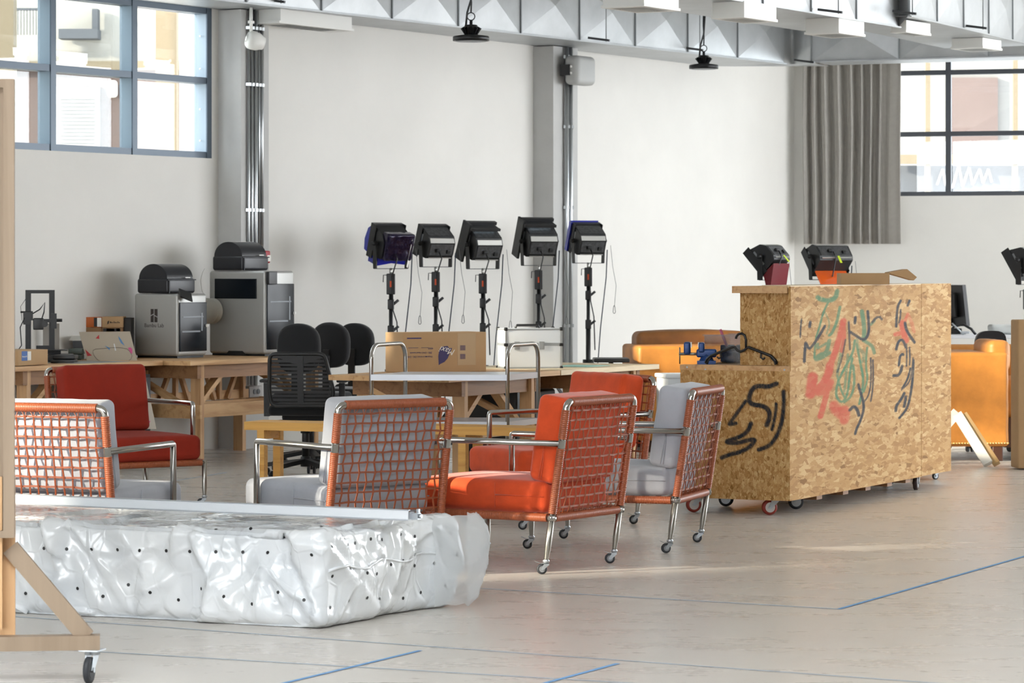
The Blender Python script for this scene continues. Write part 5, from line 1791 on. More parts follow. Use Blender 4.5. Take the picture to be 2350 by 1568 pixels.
def big_printer(label, p, X, Y, Hh, sidewin):
    root = thing('enclosed_printer', label, '3D printer', (p.x, p.y, ZP), PA)
    k = MB(); k.rbox((X / 2, Y / 2, Hh / 2 + 0.008), (X, Y, Hh - 0.016), 0.022, seg=3); k.build('cabinet', M['silver'], root)
    k = MB(); k.b2((0.02, 0.02, 0), (X - 0.02, Y - 0.02, 0.02)); k.build('plinth', M['black'], root)
    top = Hh - (0.10 if sidewin else 0.065)
    k = MB(); k.rbox((X / 2 + 0.0, -0.004, (top + 0.05) / 2), (X - 0.03, 0.012, top - 0.05), 0.004); k.build('door', M['tint_glass'], root)
    d = root.children[-1]
    k = MB(); k.rbox((X - 0.02, -0.016, Hh * 0.5), (0.02, 0.02, 0.022), 0.006); k.build('door_knob', M['white_paint'], root.children[-1] if False else d)
    k = MB(); k.b2((0.04, -0.0115, Hh * 0.40), (X - 0.1, -0.0102, Hh * 0.40 + 0.012)); k.b2((0.05, -0.0115, Hh * 0.63), (X - 0.06, -0.0102, Hh * 0.63 + 0.01)); k.b2((X - 0.085, -0.0115, Hh * 0.42), (X - 0.07, -0.0102, Hh * 0.7)); k.build('print_bed', mat('grey_rail', '#6f767c', 0.4), root)
    if sidewin:
        k = MB(); k.rbox((-0.002, Y * 0.52, Hh * 0.79), (0.01, Y * 0.74, Hh * 0.235), 0.004); k.build('side_window', M['tint_glass'], root)
        k = MB(); k.prism([(-0.1, 0), (0.1, 0), (0.065, 0.035), (-0.065, 0.035)], (-0.001, Y * 0.52, 0.003), (0, 1, 0), (0, 0, 1), 0.008); k.build('foot_notch', M['black'], root)
        k = MB(); k.rbox((0.055, -0.02, Hh - 0.055), (0.11, 0.03, 0.10), 0.006); k.build('touch_screen', M['black'], root)
    else:
        k = MB(); k.box((0.05, -0.035, Hh - 0.01), (0.13, 0.008, 0.075), R=Matrix.Rotation(-0.5, 3, 'X') @ Matrix.Rotation(0.35, 3, 'Y')); k.build('touch_screen', M['black_gloss'], root)
    return root


pr1 = pz(408, 823, ZP)
r1 = big_printer('silver enclosed 3D printer with a logo on its side and a tilted screen', pr1, 0.36, 0.42, 0.485, False)
k = MB()
for y0, z0, y1, z1 in ((-0.034, 0.0, -0.004, 0.10), (0.004, 0.0, 0.034, 0.10)):
    pass
lg = Vector((-0.0012, 0.225, 0.27))
k = MB()
k.prism([(0.004, 0.0), (0.032, 0.0), (0.032, 0.035), (0.004, 0.047)], lg, (0, -1, 0), (0, 0, 1), 0.0012); k.prism([(0.004, 0.055), (0.032, 0.043), (0.032, 0.1), (0.004, 0.1)], lg, (0, -1, 0), (0, 0, 1), 0.0012)
k.prism([(-0.032, 0.0), (-0.004, 0.0), (-0.004, 0.057), (-0.032, 0.045)], lg, (0, -1, 0), (0, 0, 1), 0.0012); k.prism([(-0.032, 0.053), (-0.004, 0.065), (-0.004, 0.1), (-0.032, 0.1)], lg, (0, -1, 0), (0, 0, 1), 0.0012)
k.build('logo_mark', M['ink'], r1)
text_mesh('Bambu Lab', 0.042, lg + Vector((0, 0, -0.025)), LEFT, M['ink'], r1)
pr2 = pz(609, 818, ZP)
r2 = big_printer('tallest silver 3D printer with a dark side window against the column', pr2, 0.38, 0.545, 0.657, True)


def filament_box(label, p, z):
    root = thing('filament_changer', label, 'printer accessory', (p.x, p.y, z), PA)
    X, Y = 0.34, 0.30
    k = MB(); k.rbox((X / 2, Y / 2, 0.058), (X, Y, 0.112), 0.02); k.build('spool_tray', M['smoke'], root)
    k = MB(); k.b2((0.012, -0.004, 0.0), (0.022, 0.0, 0.11)); k.b2((-0.002, -0.004, 0.1), (X, 0.002, 0.108)); k.build('tray_rim', M['rubber'], root)
    k = MB()
    n = 16
    prof = [(Y / 2 + 0.135 * math.cos(PI * i / n), 0.112 + 0.112 * math.sin(PI * i / n)) for i in range(n + 1)]
    for x0, x1, mi in ((0.01, 0.025, 0), (0.025, X - 0.03, 1), (X - 0.03, X - 0.015, 0)):
        vs = [(x, y, zz) for x in (x0, x1) for y, zz in prof]
        k.add(vs, [(i, i + 1, n + 2 + i, n + 1 + i) for i in range(n)], mi, True)
    for x in (0.01, X - 0.015):
        k.add([(x, y, zz) for y, zz in prof], [list(range(n + 1))], 0)
    k.build('dome_lid', [M['smoke'], M['smoke']], root)
    k = MB(); k.b2((0.02, Y / 2 - 0.02, 0.2245), (X - 0.03, Y / 2 + 0.03, 0.2255)); k.b2((X * 0.62, -0.006, 0.118), (X * 0.78, 0.0, 0.124)); k.build('lid_clip', M['white_paint'], root)
    for i in range(4):
        k = MB(); k.lathe((0.05 + i * 0.066, Y / 2, 0.115), (1, 0, 0), [(0, 0.03), (0, 0.1), (0.05, 0.1), (0.05, 0.03)], 24)
        k.build('filament_spool', mat('spool_tone_%d' % i, ['#2d2d33', '#4a4650', '#6a4a3a', '#2b2f3a'][i], 0.4), root)
    return root


filament_box('smoked filament unit with domed lid on the smaller silver printer', along(pr1, PA, 0.008, 0.1), ZP + 0.486)
filament_box('smoked filament unit with domed lid on the tallest silver printer', along(pr2, PA, 0.0, 0.215), ZP + 0.658)
# white spool hanging at the side of the tall printer
k = MB()
k.lathe((0, 0, 0), (1, 0, 0), [(0, 0.026), (0, 0.1), (0.004, 0.1), (0.006, 0.07), (0.058, 0.07), (0.06, 0.1), (0.064, 0.1), (0.064, 0.026)], 36, 0)
k.lathe((0.004, 0, 0), (1, 0, 0), [(0, 0.026), (0.056, 0.026)], 20, 1)
sp = along(pr2, PA, -0.075, 0.50, 1.105)
o = tag(k.build('white_spool', [mat('white_spool_plastic', '#c4c2ba', 0.5), M['black']], None, sp, PA), 'white filament spool on the side of the tallest printer', 'spool')
k = MB()
k.tube([(-0.0, 0, 0.08), (-0.02, 0.04, 0.16), (0.0, 0.07, 0.24), (0.07, 0.1, 0.3), (0.07, 0.08, 0.33)], 0.003, 6)
tag(k.build('feed_tube', M['white_paint'], None, sp, PA), 'thin white feed tube looping above the white spool', 'tube')

# small open-frame printer
sp = along(P1, PA, 0.78, 0.40, ZP)
sp = pz(120, 838, ZP) if False else sp
q0 = px(92, 0, 22.62); SPX = Vector((q0.x, 22.62, ZP))
root = thing('desktop_printer', 'small black open-frame 3D printer on the far left table', '3D printer', SPX, 0.12)
k = MB(); k.rbox((0.06, -0.05, 0.03), (0.36, 0.34, 0.05), 0.008); k.rbox((0.2, -0.22, 0.03), (0.13, 0.06, 0.05), 0.006); k.build('base', M['black'], root)
for x in (-0.085, 0.085):
    k = MB(); k.b2((x - 0.02, -0.02, 0.05), (x + 0.02, 0.02, 0.495)); k.b2((x - 0.003, -0.022, 0.05), (x + 0.003, -0.019, 0.48)); k.build('upright', M['black_metal'], root)
k = MB(); k.b2((-0.105, -0.02, 0.495), (0.105, 0.02, 0.52)); k.build('top_bar', M['black_metal'], root)
k = MB(); k.b2((-0.12, -0.05, 0.27), (-0.05, -0.02, 0.36)); k.b2((-0.05, -0.045, 0.285), (0.11, -0.025, 0.31)); k.b2((0.08, -0.05, 0.24), (0.12, -0.02, 0.35)); k.tube([(0.11, -0.035, 0.3), (0.16, -0.035, 0.3)], 0.012, 8); k.tube([(-0.14, -0.03, 0.36), (-0.05, -0.03, 0.36)], 0.007, 8); k.build('gantry', M['black'], root)
k = MB(); k.rbox((-0.01, -0.06, 0.275), (0.075, 0.045, 0.085), 0.008); k.lathe((0.035, -0.085, 0.275), (0, -1, 0), [(0, 0.024), (0.006, 0.024)], 16); k.build('print_head', M['black'], root)
k = MB(); k.b2((-0.04, -0.16, 0.082), (0.2, 0.06, 0.088)); k.b2((0.0, -0.06, 0.05), (0.15, 0.0, 0.082)); k.b2((-0.03, 0.05, 0.088), (0.07, 0.056, 0.115)); k.build('print_bed', M['black_metal'], root)
k = MB(); k.tube([(-0.05, -0.05, 0.35), (0.0, -0.06, 0.38), (0.035, -0.05, 0.43), (0.03, -0.06, 0.36), (0.01, -0.07, 0.3)], 0.005, 6); k.tube([(-0.1, -0.04, 0.34), (-0.14, -0.07, 0.25), (-0.13, -0.09, 0.12), (-0.17, -0.12, 0.06)], 0.004, 6); k.tube([(-0.1, 0.0, 0.46), (-0.14, 0.0, 0.4), (-0.13, 0, 0.3)], 0.002, 5); k.build('cable', M['black'], root)
k = MB(); k.b2((-0.062, -0.053, 0.25), (-0.044, -0.0505, 0.30)); k.build('sticker', M['paper'], root)
tag(MB().b2((-0.06, -0.01, 0), (0.06, 0.01, 0.27)).build('spare_plate', mat('grey_plate', '#9a9690', 0.6), None, SPX + Vector((0.03, 0.34, 0)), 0.12), 'grey plate standing upright behind the small black printer', 'plate')

# cardboard box with blue label
bb = pz(42, 842, ZP); q1 = pz(110, 838, ZP)
ang = math.atan2(q1.y - bb.y, q1.x - bb.x); bw = (q1 - bb).length
root = thing('label_box', 'low brown box with a blue and a white label at the far left', 'box', (bb.x, bb.y, ZP + 0.004), ang)
k = MB(); k.rbox((bw / 2, 0.12, 0.054), (bw, 0.24, 0.106), 0.004, seg=1); k.build('carton', M['card'], root)
k = MB(); k.b2((0.045, -0.001, 0.035), (0.122, 0.0005, 0.101)); k.build('blue_label', mat('label_blue', '#466aa8', 0.6), root)
k = MB(); k.b2((0.125, -0.001, 0.036), (0.172, 0.0005, 0.098)); k.build('white_label', M['paper'], root)
text_mesh('hences N', 0.017, Vector((0.083, -0.0015, 0.064)), FRONT, M['paper'], root)
k = MB(); k.b2((0, 0, 0), (0.55, 0.4, 0.003)); tag(k.build('grey_sheet', mat('grey_sheet', '#8d918d', 0.6), None, along(P1, PA, 1.0, 0.03, ZP + 0.0005), PA), 'flat grey sheet under the labelled box', 'sheet')

# stacked filament cartons
M['box_orange'] = mat('orange_print', '#b65a1a', 0.6); M['box_black'] = mat('black_print', '#1f1c1a', 0.6); M['box_yellow'] = mat('yellow_print', '#b98a2e', 0.6)
fb = px(182, 758, 23.3)


def carton(label, x0, y0, x1, y1, Y, m, bands=(), D=0.2):
    a, b = px(x0, y1, Y), px(x1, y0, Y)
    root = thing('filament_carton', label, 'box', (a.x, Y, a.z), 0.0, 'cartons stacked behind the drawing board')
    w, h = b.x - a.x, b.z - a.z
    k = MB(); k.rbox((w / 2, D / 2, h / 2), (w, D, h), 0.003, seg=1); k.build('carton', M[m], root)
    for u0, u1, bm, nm in bands:
        k = MB(); k.b2((w * u0, -0.001, h * 0.06), (w * u1, 0.0006, h * 0.94)); k.build(nm, M[bm], root)
    return root


YCB = 23.45
zt = 612 + (HC - ZP) * F_PX / YCB
carton('plain brown carton at the bottom left of the carton stack', 180, 785, 233, zt, YCB, 'card_dark')
carton('brown carton with a yellow label at the bottom right of the stack', 234, 785, 281, zt, YCB, 'card_dark', [(0.05, 0.85, 'box_black', 'black_band'), (0.2, 0.6, 'box_yellow', 'yellow_label')])
carton('brown carton in the middle left of the carton stack', 180, 752, 233, 784.6, YCB, 'card_dark')
carton('brown carton with yellow label, middle right of the stack', 234, 752, 281, 784.6, YCB, 'card_dark', [(0.05, 0.9, 'box_black', 'black_band'), (0.22, 0.6, 'box_yellow', 'yellow_label'), (0.7, 0.88, 'paper', 'white_label')])
carton('orange carton with black bands on top of the stack', 183, 728, 233, 751.6, YCB, 'box_orange', [(0.02, 0.27, 'box_black', 'black_band'), (0.65, 0.8, 'box_black', 'black_band'), (0.8, 0.99, 'paper', 'white_label')])
r = carton('brown carton with small dark lettering on top of the stack', 234, 727, 282, 751.6, YCB, 'card')
k = MB(); k.prism([(0.04, 0.022), (0.052, 0.03), (0.054, 0.052), (0.042, 0.044)], (0, -0.0008, 0), (1, 0, 0), (0, 0, 1), 0.0008)
for i, wd in enumerate((0.008, 0.006, 0.004, 0.006, 0.007, 0.005, 0.006, 0.007)): k.b2((0.06 + 0.0095 * i, -0.0012, 0.032), (0.06 + 0.0095 * i + wd, -0.0004, 0.040 + (0.005 if i % 3 == 0 else 0)))
k.build('printed_mark', M['ink'], r)
carton('tall dark carton between the stack and the smaller silver printer', 283, 730, 301, zt, 23.5, 'box_black')

# leaning drawing board with coloured shapes
a = px(181, 762, 23.05); b = px(298, 761, 23.0)
A_, B_ = px(181, 762, 23.1), px(298, 762, 23.1); Cc, Dd = px(198, 858, 22.80), px(320, 858, 22.80)
root = thing('drawing_board', 'pale board with red, blue and pink cut shapes leaning on the far table', 'board', (A_.x, 22.85, ZP))
o0 = Vector((A_.x, 22.85, ZP))


def bdp(x, y, d=0.0):
    v = (y - 762) / 96.0
    Y = 23.1 - 0.30 * v
    return px(x, y, Y) - o0 + Vector((0, -d, 0))


k = MB()
q = [bdp(181, 762), bdp(298, 761), bdp(316, 833), bdp(201, 833)]
bot = [bdp(201, 833), bdp(316, 833)]
q2 = [p + Vector((0, 0.008, 0)) for p in q]
k.add(q + q2, [(0, 3, 2, 1), (4, 5, 6, 7), (0, 1, 5, 4), (1, 2, 6, 5), (2, 3, 7, 6), (3, 0, 4, 7)])
k.build('board', mat('grey_board', '#b2a695', 0.8), root)
rm, bm, pm = mat('shape_red', '#b83c3f', 0.8), mat('shape_blue', '#5f88b4', 0.8), mat('shape_pink', '#cf5d90', 0.8)


def zc(x, y): return 30 + x / 7.833, 660 + y / 7.833


for m_, poly in ((rm, [(1545, 850), (1552, 925), (1485, 915)]), (bm, [(1893, 870), (1940, 930), (2008, 1048), (1940, 1000), (1900, 920)]), (bm, [(1650, 1045), (1742, 1085), (1735, 1130)]), (rm, [(1298, 1112), (1418, 1222), (1335, 1235)]), (pm, [(2065, 1085), (2110, 1075), (2145, 1110), (2145, 1190), (2110, 1180)]), (mat('shape_white', '#d9dde0', .6), [(1808, 1010), (1825, 1010), (1855, 1135), (1835, 1135)])):
    k = MB(); k.add([bdp(*zc(x, y), 0.004) for x, y in poly], [list(range(len(poly)))[::-1]]); k.build('cut_shape', m_, root)
k = MB(); k.tube([bdp(*zc(x, y), 0.003) for x, y in [(1440, 1130), (1480, 1110), (1650, 1095), (1800, 1080), (1950, 1085), (2050, 1105), (2110, 1160), (2140, 1230), (2120, 1290), (2050, 1330), (1800, 1330), (1600, 1325), (1520, 1300), (1460, 1230), (1435, 1170)]], 0.0012, 5, closed=True); k.build('pencil_loop', M['ink'], root)

# dark trays and green folders beside the small printer
for i, (x0, y0, x1, y1, Y, m_, lab) in enumerate([(152, 800, 186, 838, 22.95, '#3e4a42', 'stack of dull green trays left of the drawing board'), (116, 815, 170, 846, 22.2, '#17181a', 'pair of black trays in front of the small black printer')]):
    a, b = px(x0, y1, Y), px(x1, y0, Y)
    h = (b.z - ZP)
    k = MB(); k.rbox(((b.x - a.x) / 2, 0.09, h * 0.22), (b.x - a.x, 0.18, h * 0.44), 0.006); k.rbox(((b.x - a.x) / 2 + 0.01, 0.09, h * 0.72), ((b.x - a.x) * 0.94, 0.17, h * 0.5), 0.006)
    tag(k.build('tray_stack', mat('tray_%d' % i, m_, 0.4), None, (a.x, Y, ZP + 0.001)), lab, 'tray')
k = MB()
for i in range(6): k.b2((0.0 + 0.004 * i, 0, 0.006 * i), (0.12 - 0.003 * i, 0.16, 0.006 * i + 0.005))
k.b2((0.03, 0.0, -0.07), (0.12, 0.15, -0.002), 1)
a = px(158, 782, 23.2)
tag(k.build('paper_stack', [M['paper'], M['black']], None, a), 'white papers on a small black box left of the cartons', 'papers')

# drawer unit and a second board below the table
p = along(P1, PA, 1.78, 0.12, 0.0)
root = thing('drawer_unit', 'dark grey drawer unit standing under the end of the far left table', 'drawers', p, PA)
k = MB(); k.b2((-0.26, 0, 0.02), (0.12, 0.5, 0.66)); k.build('cabinet', mat('drawer_grey', '#34373c', 0.5), root)
for z in (0.05, 0.25, 0.45):
    k = MB(); k.b2((-0.25, -0.012, z), (0.11, 0.0, z + 0.185)); k.b2((-0.272, 0.03, z), (-0.26, 0.47, z + 0.185)); d = k.build('drawer', mat('drawer_front', '#4c4f54', 0.5), root)
    k = MB(); k.lathe((-0.272, 0.12, z + 0.1), (-1, 0, 0), [(0, 0.016), (0.01, 0.013)], 12); k.lathe((0.0, -0.012, z + 0.1), (0, -1, 0), [(0, 0.016), (0.01, 0.013)], 12); k.build('knob', M['zinc'], d)
root = thing('drawing_board', 'pale board with a pink mark leaning behind the red armchair', 'board', (0, 0, 0))
q = [px(330, 852, 22.2), px(334, 868, 22.16), px(359, 985, 22.05), px(300, 985, 22.05), px(300, 852, 22.2)]
k = MB(); q2 = [p_ + Vector((0, 0.008, 0)) for p_ in q]
n = 5
k.add(q + q2, [tuple(range(n)), tuple(range(2 * n - 1, n - 1, -1))] + [(i, i + n, (i + 1) % n + n, (i + 1) % n) for i in range(n)])
k.build('board', mat('pale_board', '#b7aea2', 0.8), root)
k = MB(); k.add([px(339, 967, 22.055), px(345.5, 966, 22.055), px(342, 973, 22.055)], [(0, 1, 2)]); k.build('pink_mark', pm, root)
# ------------------------------------------------------------------ studio lamps on stands
M['lamp_black'] = mat('lamp_black', '#1d1e20', 0.42, 0.2, var=0.1)
M['lamp_silver'] = mat('lamp_silver', '#c2c2bf', 0.3, 0.75)
M['lamp_panel'] = mat('lamp_panel', '#47484a', 0.4, 0.3, var=0.5, vscale=40)
M['gel_blue'] = mat('blue_gel', '#15239a', 0.25, coat=0.4)
M['gel_orange'] = mat('orange_gel', '#d3560c', 0.25, coat=0.4)
M['gel_red'] = mat('dark_red_gel', '#6c1420', 0.25, coat=0.4)
M['foil'] = mat('crinkled_dark_foil', '#1c1630', 0.15, 0.3, bump=0.8, bscale=14)
M['led'] = mat('led_strip', '#dff4ff', 0.4, emit=2.5)
M['label_orange'] = mat('orange_mark', '#d8501a', 0.5)
M['tag_green'] = mat('lime_tag', '#c3d92a', 0.5)


def studio_lamp(label, x, yh, Y, yaw, tilt, s=1.0, kind='silver', ybase=None, col_h=None, group='studio lamps on black stands', clip=True, wide=1.0, tripod=True):
    """head centre seen at x, yh; yaw = direction the lamp shines (0 = away from us, + to the left)"""
    h = px(x, yh, Y)
    zb = h.z - 0.235 * s
    root = thing('studio_lamp', label, 'studio light', (h.x, h.y, 0), 0.0, group)
    Rh = Matrix.Rotation(yaw, 3, 'Z') @ Matrix.Rotation(tilt, 3, 'X')
    c = Vector((0, 0, h.z))

    def T(mb):
        mb.v = [tuple(c + Rh @ (Vector(p) * s)) for p in mb.v]; return mb
    w = 0.155 * wide
    # profile of the side: (y forward, z up)
    prof = [(0.10, -0.14), (0.10, 0.15), (0.075, 0.15), (-0.07, 0.10), (-0.115, 0.04), (-0.115, -0.085), (-0.09, -0.125)]
    k = MB(); k.prism([(y, z) for y, z in prof], (0, 0, 0), (0, 1, 0), (0, 0, 1), 2 * w); T(k).build('lamp_body', M['lamp_black'], root)
    k = MB()
    for z0, z1 in ((-0.155, -0.135), (0.145, 0.165)): k.b2((-w - 0.012, 0.085, z0), (w + 0.012, 0.13, z1))
    for sx in (-1, 1): k.b2((sx * (w + 0.012) - (0.006 if sx > 0 else 0), 0.04, -0.155), (sx * (w + 0.012) + (0.006 if sx < 0 else 0), 0.13, 0.165))
    T(k).build('gel_frame', M['lamp_black'], root)
    k = MB(); k.b2((-w * 0.96, 0.128, -0.13), (w * 0.96, 0.131, 0.14)); T(k).build('diffuser', M['gel_blue' if kind in ('foil', 'blue') else 'paper'], root)
    if kind != 'foil':
        k = MB(); k.b2((-w + 0.012, -0.118, 0.045), (w - 0.012, -0.11, 0.085))
        k.v = [(p[0], p[1] + (0.03 if p[2] > 0.06 else 0), p[2]) for p in k.v]
        k.b2((-w + 0.02, -0.118, -0.118), (w - 0.02, -0.112, -0.108)); T(k).build('silver_band', M['lamp_silver'], root)
        k = MB(); k.b2((-w + 0.02, -0.1185, -0.085), (w - 0.02, -0.114, 0.03)); T(k).build('rear_panel', M['lamp_panel'], root)
        k = MB(); k.add([(-w + 0.01, -0.066, 0.1035), (w - 0.01, -0.066, 0.1035), (w - 0.01, 0.06, 0.1475), (-w + 0.01, 0.06, 0.1475)], [(0, 1, 2, 3)]); T(k).build('top_vent', M['lamp_panel'] if kind != 'white' else M['paper'], root)
        k = MB(); k.rbox((-w * 0.3, -0.13, -0.03), (0.05, 0.03, 0.035), 0.008); T(k).build('plug', M['black'], root)
        k = MB(); k.rbox((w * 0.55, -0.125, -0.045), (0.045, 0.02, 0.04), 0.006); T(k).build('socket', M['black'], root)
        k = MB(); k.b2((-w - 0.0025, 0.02, -0.08), (-w - 0.0005, 0.06, 0.09)); T(k).build('side_mark', mat('faded_mark', '#6f8f93' if kind == 'led' else '#8a8c8e', 0.6) if 'side_mark' not in M else M['side_mark'], root)
    else:
        def wr(p, u):
            return Vector(p) + Vector((0, -1, 0)) * (abs(mnoise.noise(Vector(p) * 22)) * 0.02)
        k = MB(); k.rbox((0.01, -0.09, 0.0), (2 * w, 0.11, 0.26), 0.02, n=0.02, fn=wr); T(k).build('foil_wrap', M['foil'], root)
        k = MB(); k.add([(w - 0.03, -0.155, 0.08), (w + 0.012, -0.13, 0.10), (w - 0.01, -0.13, -0.2), (w - 0.04, -0.15, -0.18)], [(0, 1, 2, 3)]); T(k).build('foil_edge', M['paper'], root)
        k = MB()
        k.prism([(0.12, -0.14), (0.22, -0.12), (0.24, -0.02), (0.21, 0.09), (0.12, 0.16)], (0, 0, 0), (0, 1, 0), (0, 0, 1), 2 * w * 0.9); k.prism([(-w, 0), (w, 0.0), (w * 1.0, -0.06), (0, -0.045), (-w, -0.07)], (0, 0.02, -0.13), (1, 0, 0), (0, 0, 1), 0.16); T(k).build('blue_gel', M['gel_blue'], root)
    if kind == 'led':
        k = MB(); k.b2((-w * 0.75, 0.005, 0.150), (w * 0.75, 0.018, 0.158)); T(k).build('light_slot', M['led'], root)
        k = MB(); k.b2((-w - 0.035, 0.02, -0.19), (-w - 0.012, 0.15, 0.2)); k.b2((-w - 0.035, 0.09, 0.17), (w + 0.02, 0.13, 0.2)); k.b2((-w - .03, -.02, .15), (w, .01, .175)); k.b2((-w - .03, .02, .15), (w, .09, .172)); T(k).build('visor', M['lamp_black'], root)
    if kind == 'blue':
        k = MB(); k.b2((-w - 0.02, 0.13, -0.16), (w, 0.14, 0.18)); k.b2((-w - 0.03, 0.10, -0.15), (-w - 0.012, 0.15, 0.17)); T(k).build('blue_gel', M['gel_blue'], root)
    if kind in ('white', 'dark') and wide >= 1:
        gm = 'gel_orange' if kind == 'dark' else 'gel_red'
        k = MB()
        if kind == 'dark': k.prism([(-w, 0), (w * 0.9, 0), (w * 0.75, -0.42), (-w, -0.42)], (0, 0.06, -0.14), (1, 0, 0), (0, 0, 1), 0.006)
        else: k.prism([(0.1, -0.02), (-0.06, -0.03), (0.16, -0.2), (0.2, -0.21)], (0, 0.0, -0.12), (0, 1, 0), (0, 0, 1), 2 * w)
        T(k).build('hanging_gel', M[gm], root)
        k = MB(); k.b2((0.0, -0.13, -0.19), (0.025, -0.125, -0.1)); T(k).build('lime_tag', M['tag_green'], root)
    # yoke
    wx = w + 0.03
    k = MB()
    ry = Matrix.Rotation(yaw, 3, 'Z')

    def Y3(a, b, z): return ry @ Vector((a * s, b * s, 0)) + Vector((0, 0, z))
    for sx in (-1, 1):
        k.bar(Y3(sx * wx, 0, h.z + 0.02), Y3(sx * (wx - 0.01), -0.0, zb), 0.06 * s, 0.006, up=ry @ Vector((1, 0, 0)))
        k.lathe(Y3(sx * (wx - 0.02), 0, h.z), ry @ Vector((sx, 0, 0)), [(0, 0.02), (0.03, 0.02), (0.045, 0.012)], 12)
    k.bar(Y3(-wx, 0, zb), Y3(wx, 0, zb), 0.012, 0.006)
    k.build('yoke', M['lamp_black'], root)
    k = MB(); k.tube([(0, 0, zb - 0.05), (0, 0, zb + 0.005)], 0.013, 10); k.build('spigot', M['lamp_silver'], root)
    zc_ = zb - 0.04
    k = MB(); k.rbox((0, 0, zc_ - 0.085), (0.07, 0.055, 0.17), 0.008); k.tube([(-0.035, 0, zc_ - 0.012), (-0.06, 0, zc_ - 0.012), (-0.062, 0, zc_ - 0.07)], 0.004, 6); k.build('socket_collar', M['black'], root)
    k = MB(); k.b2((-0.008, -0.0295, zc_ - 0.11), (0.006, -0.027, zc_ - 0.06)); k.build('orange_mark', M['label_orange'], root)
    k = MB(); k.tube([(0, 0, zc_ - 0.17), (0, 0, 0.62)], 0.016, 12); k.tube([(0, 0, 0.95), (0, 0, 0.25)], 0.022, 12); k.build('column', M['black_metal'], root)
    q = random.Random(int(x))
    for zz in (zc_ - 0.25, 0.93):
        k = MB(); k.rbox((0, 0, zz), (0.052, 0.05, 0.085), 0.008); k.bar((0.02, -0.0, zz + 0.0), (0.062, -0.01, zz + 0.035), 0.018, 0.02); k.build('clamp', M['black'], root)
    for i in range(3):
        an = 2 * PI * i / 3 + q.uniform(0, 1)
        k = MB(); k.bar((0.03 * math.cos(an), 0.03 * math.sin(an), 0.60), (0.48 * math.cos(an), 0.48 * math.sin(an), 0.022), 0.022, 0.022); k.bar((0.02 * math.cos(an), 0.02 * math.sin(an), 0.27), (0.24 * math.cos(an), 0.24 * math.sin(an), 0.325), 0.018, 0.01)
        k.lathe((0.48 * math.cos(an), 0.48 * math.sin(an), 0.0), (0, 0, 1), [(0, 0.02), (0.03, 0.02)], 10)
        k.build('leg', M['black_metal'], root)
    k = MB(); k.lathe((0, 0, 0.575), (0, 0, 1), [(0, 0.05), (0.04, 0.05)], 14); k.build('leg_crown', M['black'], root)
    # hanging leads and safety wire with a carabiner
    a = ry @ Vector((wx * s, -0.08 * s, 0)) + Vector((0, 0, h.z - 0.08))
    k = MB(); k.tube([a, a + Vector((-0.01, 0, -0.25)), a + Vector((-0.06, 0, -0.7)), a + Vector((-0.09, 0.02, -1.1)), a + Vector((-0.08, 0.05, -h.z + 0.09))], 0.0055, 6); k.build('power_lead', mat('dark_lead', '#26323f', 0.5) if 'lead' not in M else M['lead'], root)
    k = MB(); b_ = a + Vector((0.03, 0, 0.04)); L = q.uniform(0.52, 0.62)
    k.tube([b_, b_ + Vector((0.02, 0, -0.2)), b_ + Vector((0.05, 0, -0.36)), b_ + Vector((0.035, 0, -L))], 0.0022, 5)
    e = b_ + Vector((0.033, 0, -L - 0.035)); k.tube([e + Vector((0.014 * math.cos(t * PI / 5) * (1 if math.sin(t * PI / 5) < 0 else 0.6), 0, 0.036 * math.sin(t * PI / 5))) for t in range(10)], 0.0032, 6, closed=True)
    k.build('safety_wire', mat('wire_grey', '#6b6d6c', 0.4) if 'wire' not in M else M['wire'], root)
    k = MB(); f_ = c + Rh @ Vector((-0.03, -0.135, -0.05)) * s; k.tube([f_, f_ + Vector((0.02, -0.03, -0.05)), Vector((0.012, -0.045, zc_ - 0.02)), Vector((0.02, -0.04, zc_ - 0.3)), Vector((0.05, -0.03, 1.0)), Vector((0.06, 0, 0.7))], 0.006, 6); k.build('control_cable', M['black'], root)
    return root


M['side_mark'] = mat('faded_mark', '#84888b', 0.6); M['lead'] = mat('dark_lead', '#26323f', 0.5); M['wire'] = mat('wire_grey', '#6b6d6c', 0.4)
YAW = 0.62
studio_lamp('studio lamp wrapped in blue gel and dark foil, leftmost of the row', 897, 559, 25.3, YAW, 0.3, 0.87, 'foil')
studio_lamp('plain black studio lamp with silver band, between the foil-wrapped and slotted lamps', 1000, 559, 25.9, YAW, 0.35, 0.83, 'silver')
studio_lamp('studio lamp with a glowing top slot standing left of the middle column', 1108, 562, 26.4, YAW, 0.4, 0.87, 'led')
studio_lamp('studio lamp with a glowing top slot standing in front of the middle column', 1236, 554, 27.2, YAW * 0.75, 0.38, 0.90, 'led')
studio_lamp('studio lamp edged with blue gel standing right of the middle column', 1350, 553, 28.0, YAW * 0.75, 0.35, 0.85, 'blue')
studio_lamp('white-topped studio lamp with a dark red gel left of the curtain', 1765, 589, 26.5, 0.95, -0.75, 0.85, 'white')
studio_lamp('wide black studio lamp with an orange gel below the curtain', 1902, 589, 27.5, 0.45, -0.7, 0.87, 'dark', wide=1.25)
studio_lamp('studio lamp at the right edge above the black desk chair', 2358, 597, 26.05, 0.9, -0.55, 0.87, 'white', wide=0.99)
# ------------------------------------------------------------------ tan leather sofas
def leather_piece(mb, c, d, r=0.05, puff=0.02, seed=0.0, R=None):
    cushion(mb, c, d, r, R, puff, seed)


sp0 = pz(2303, 1058, 0.0)
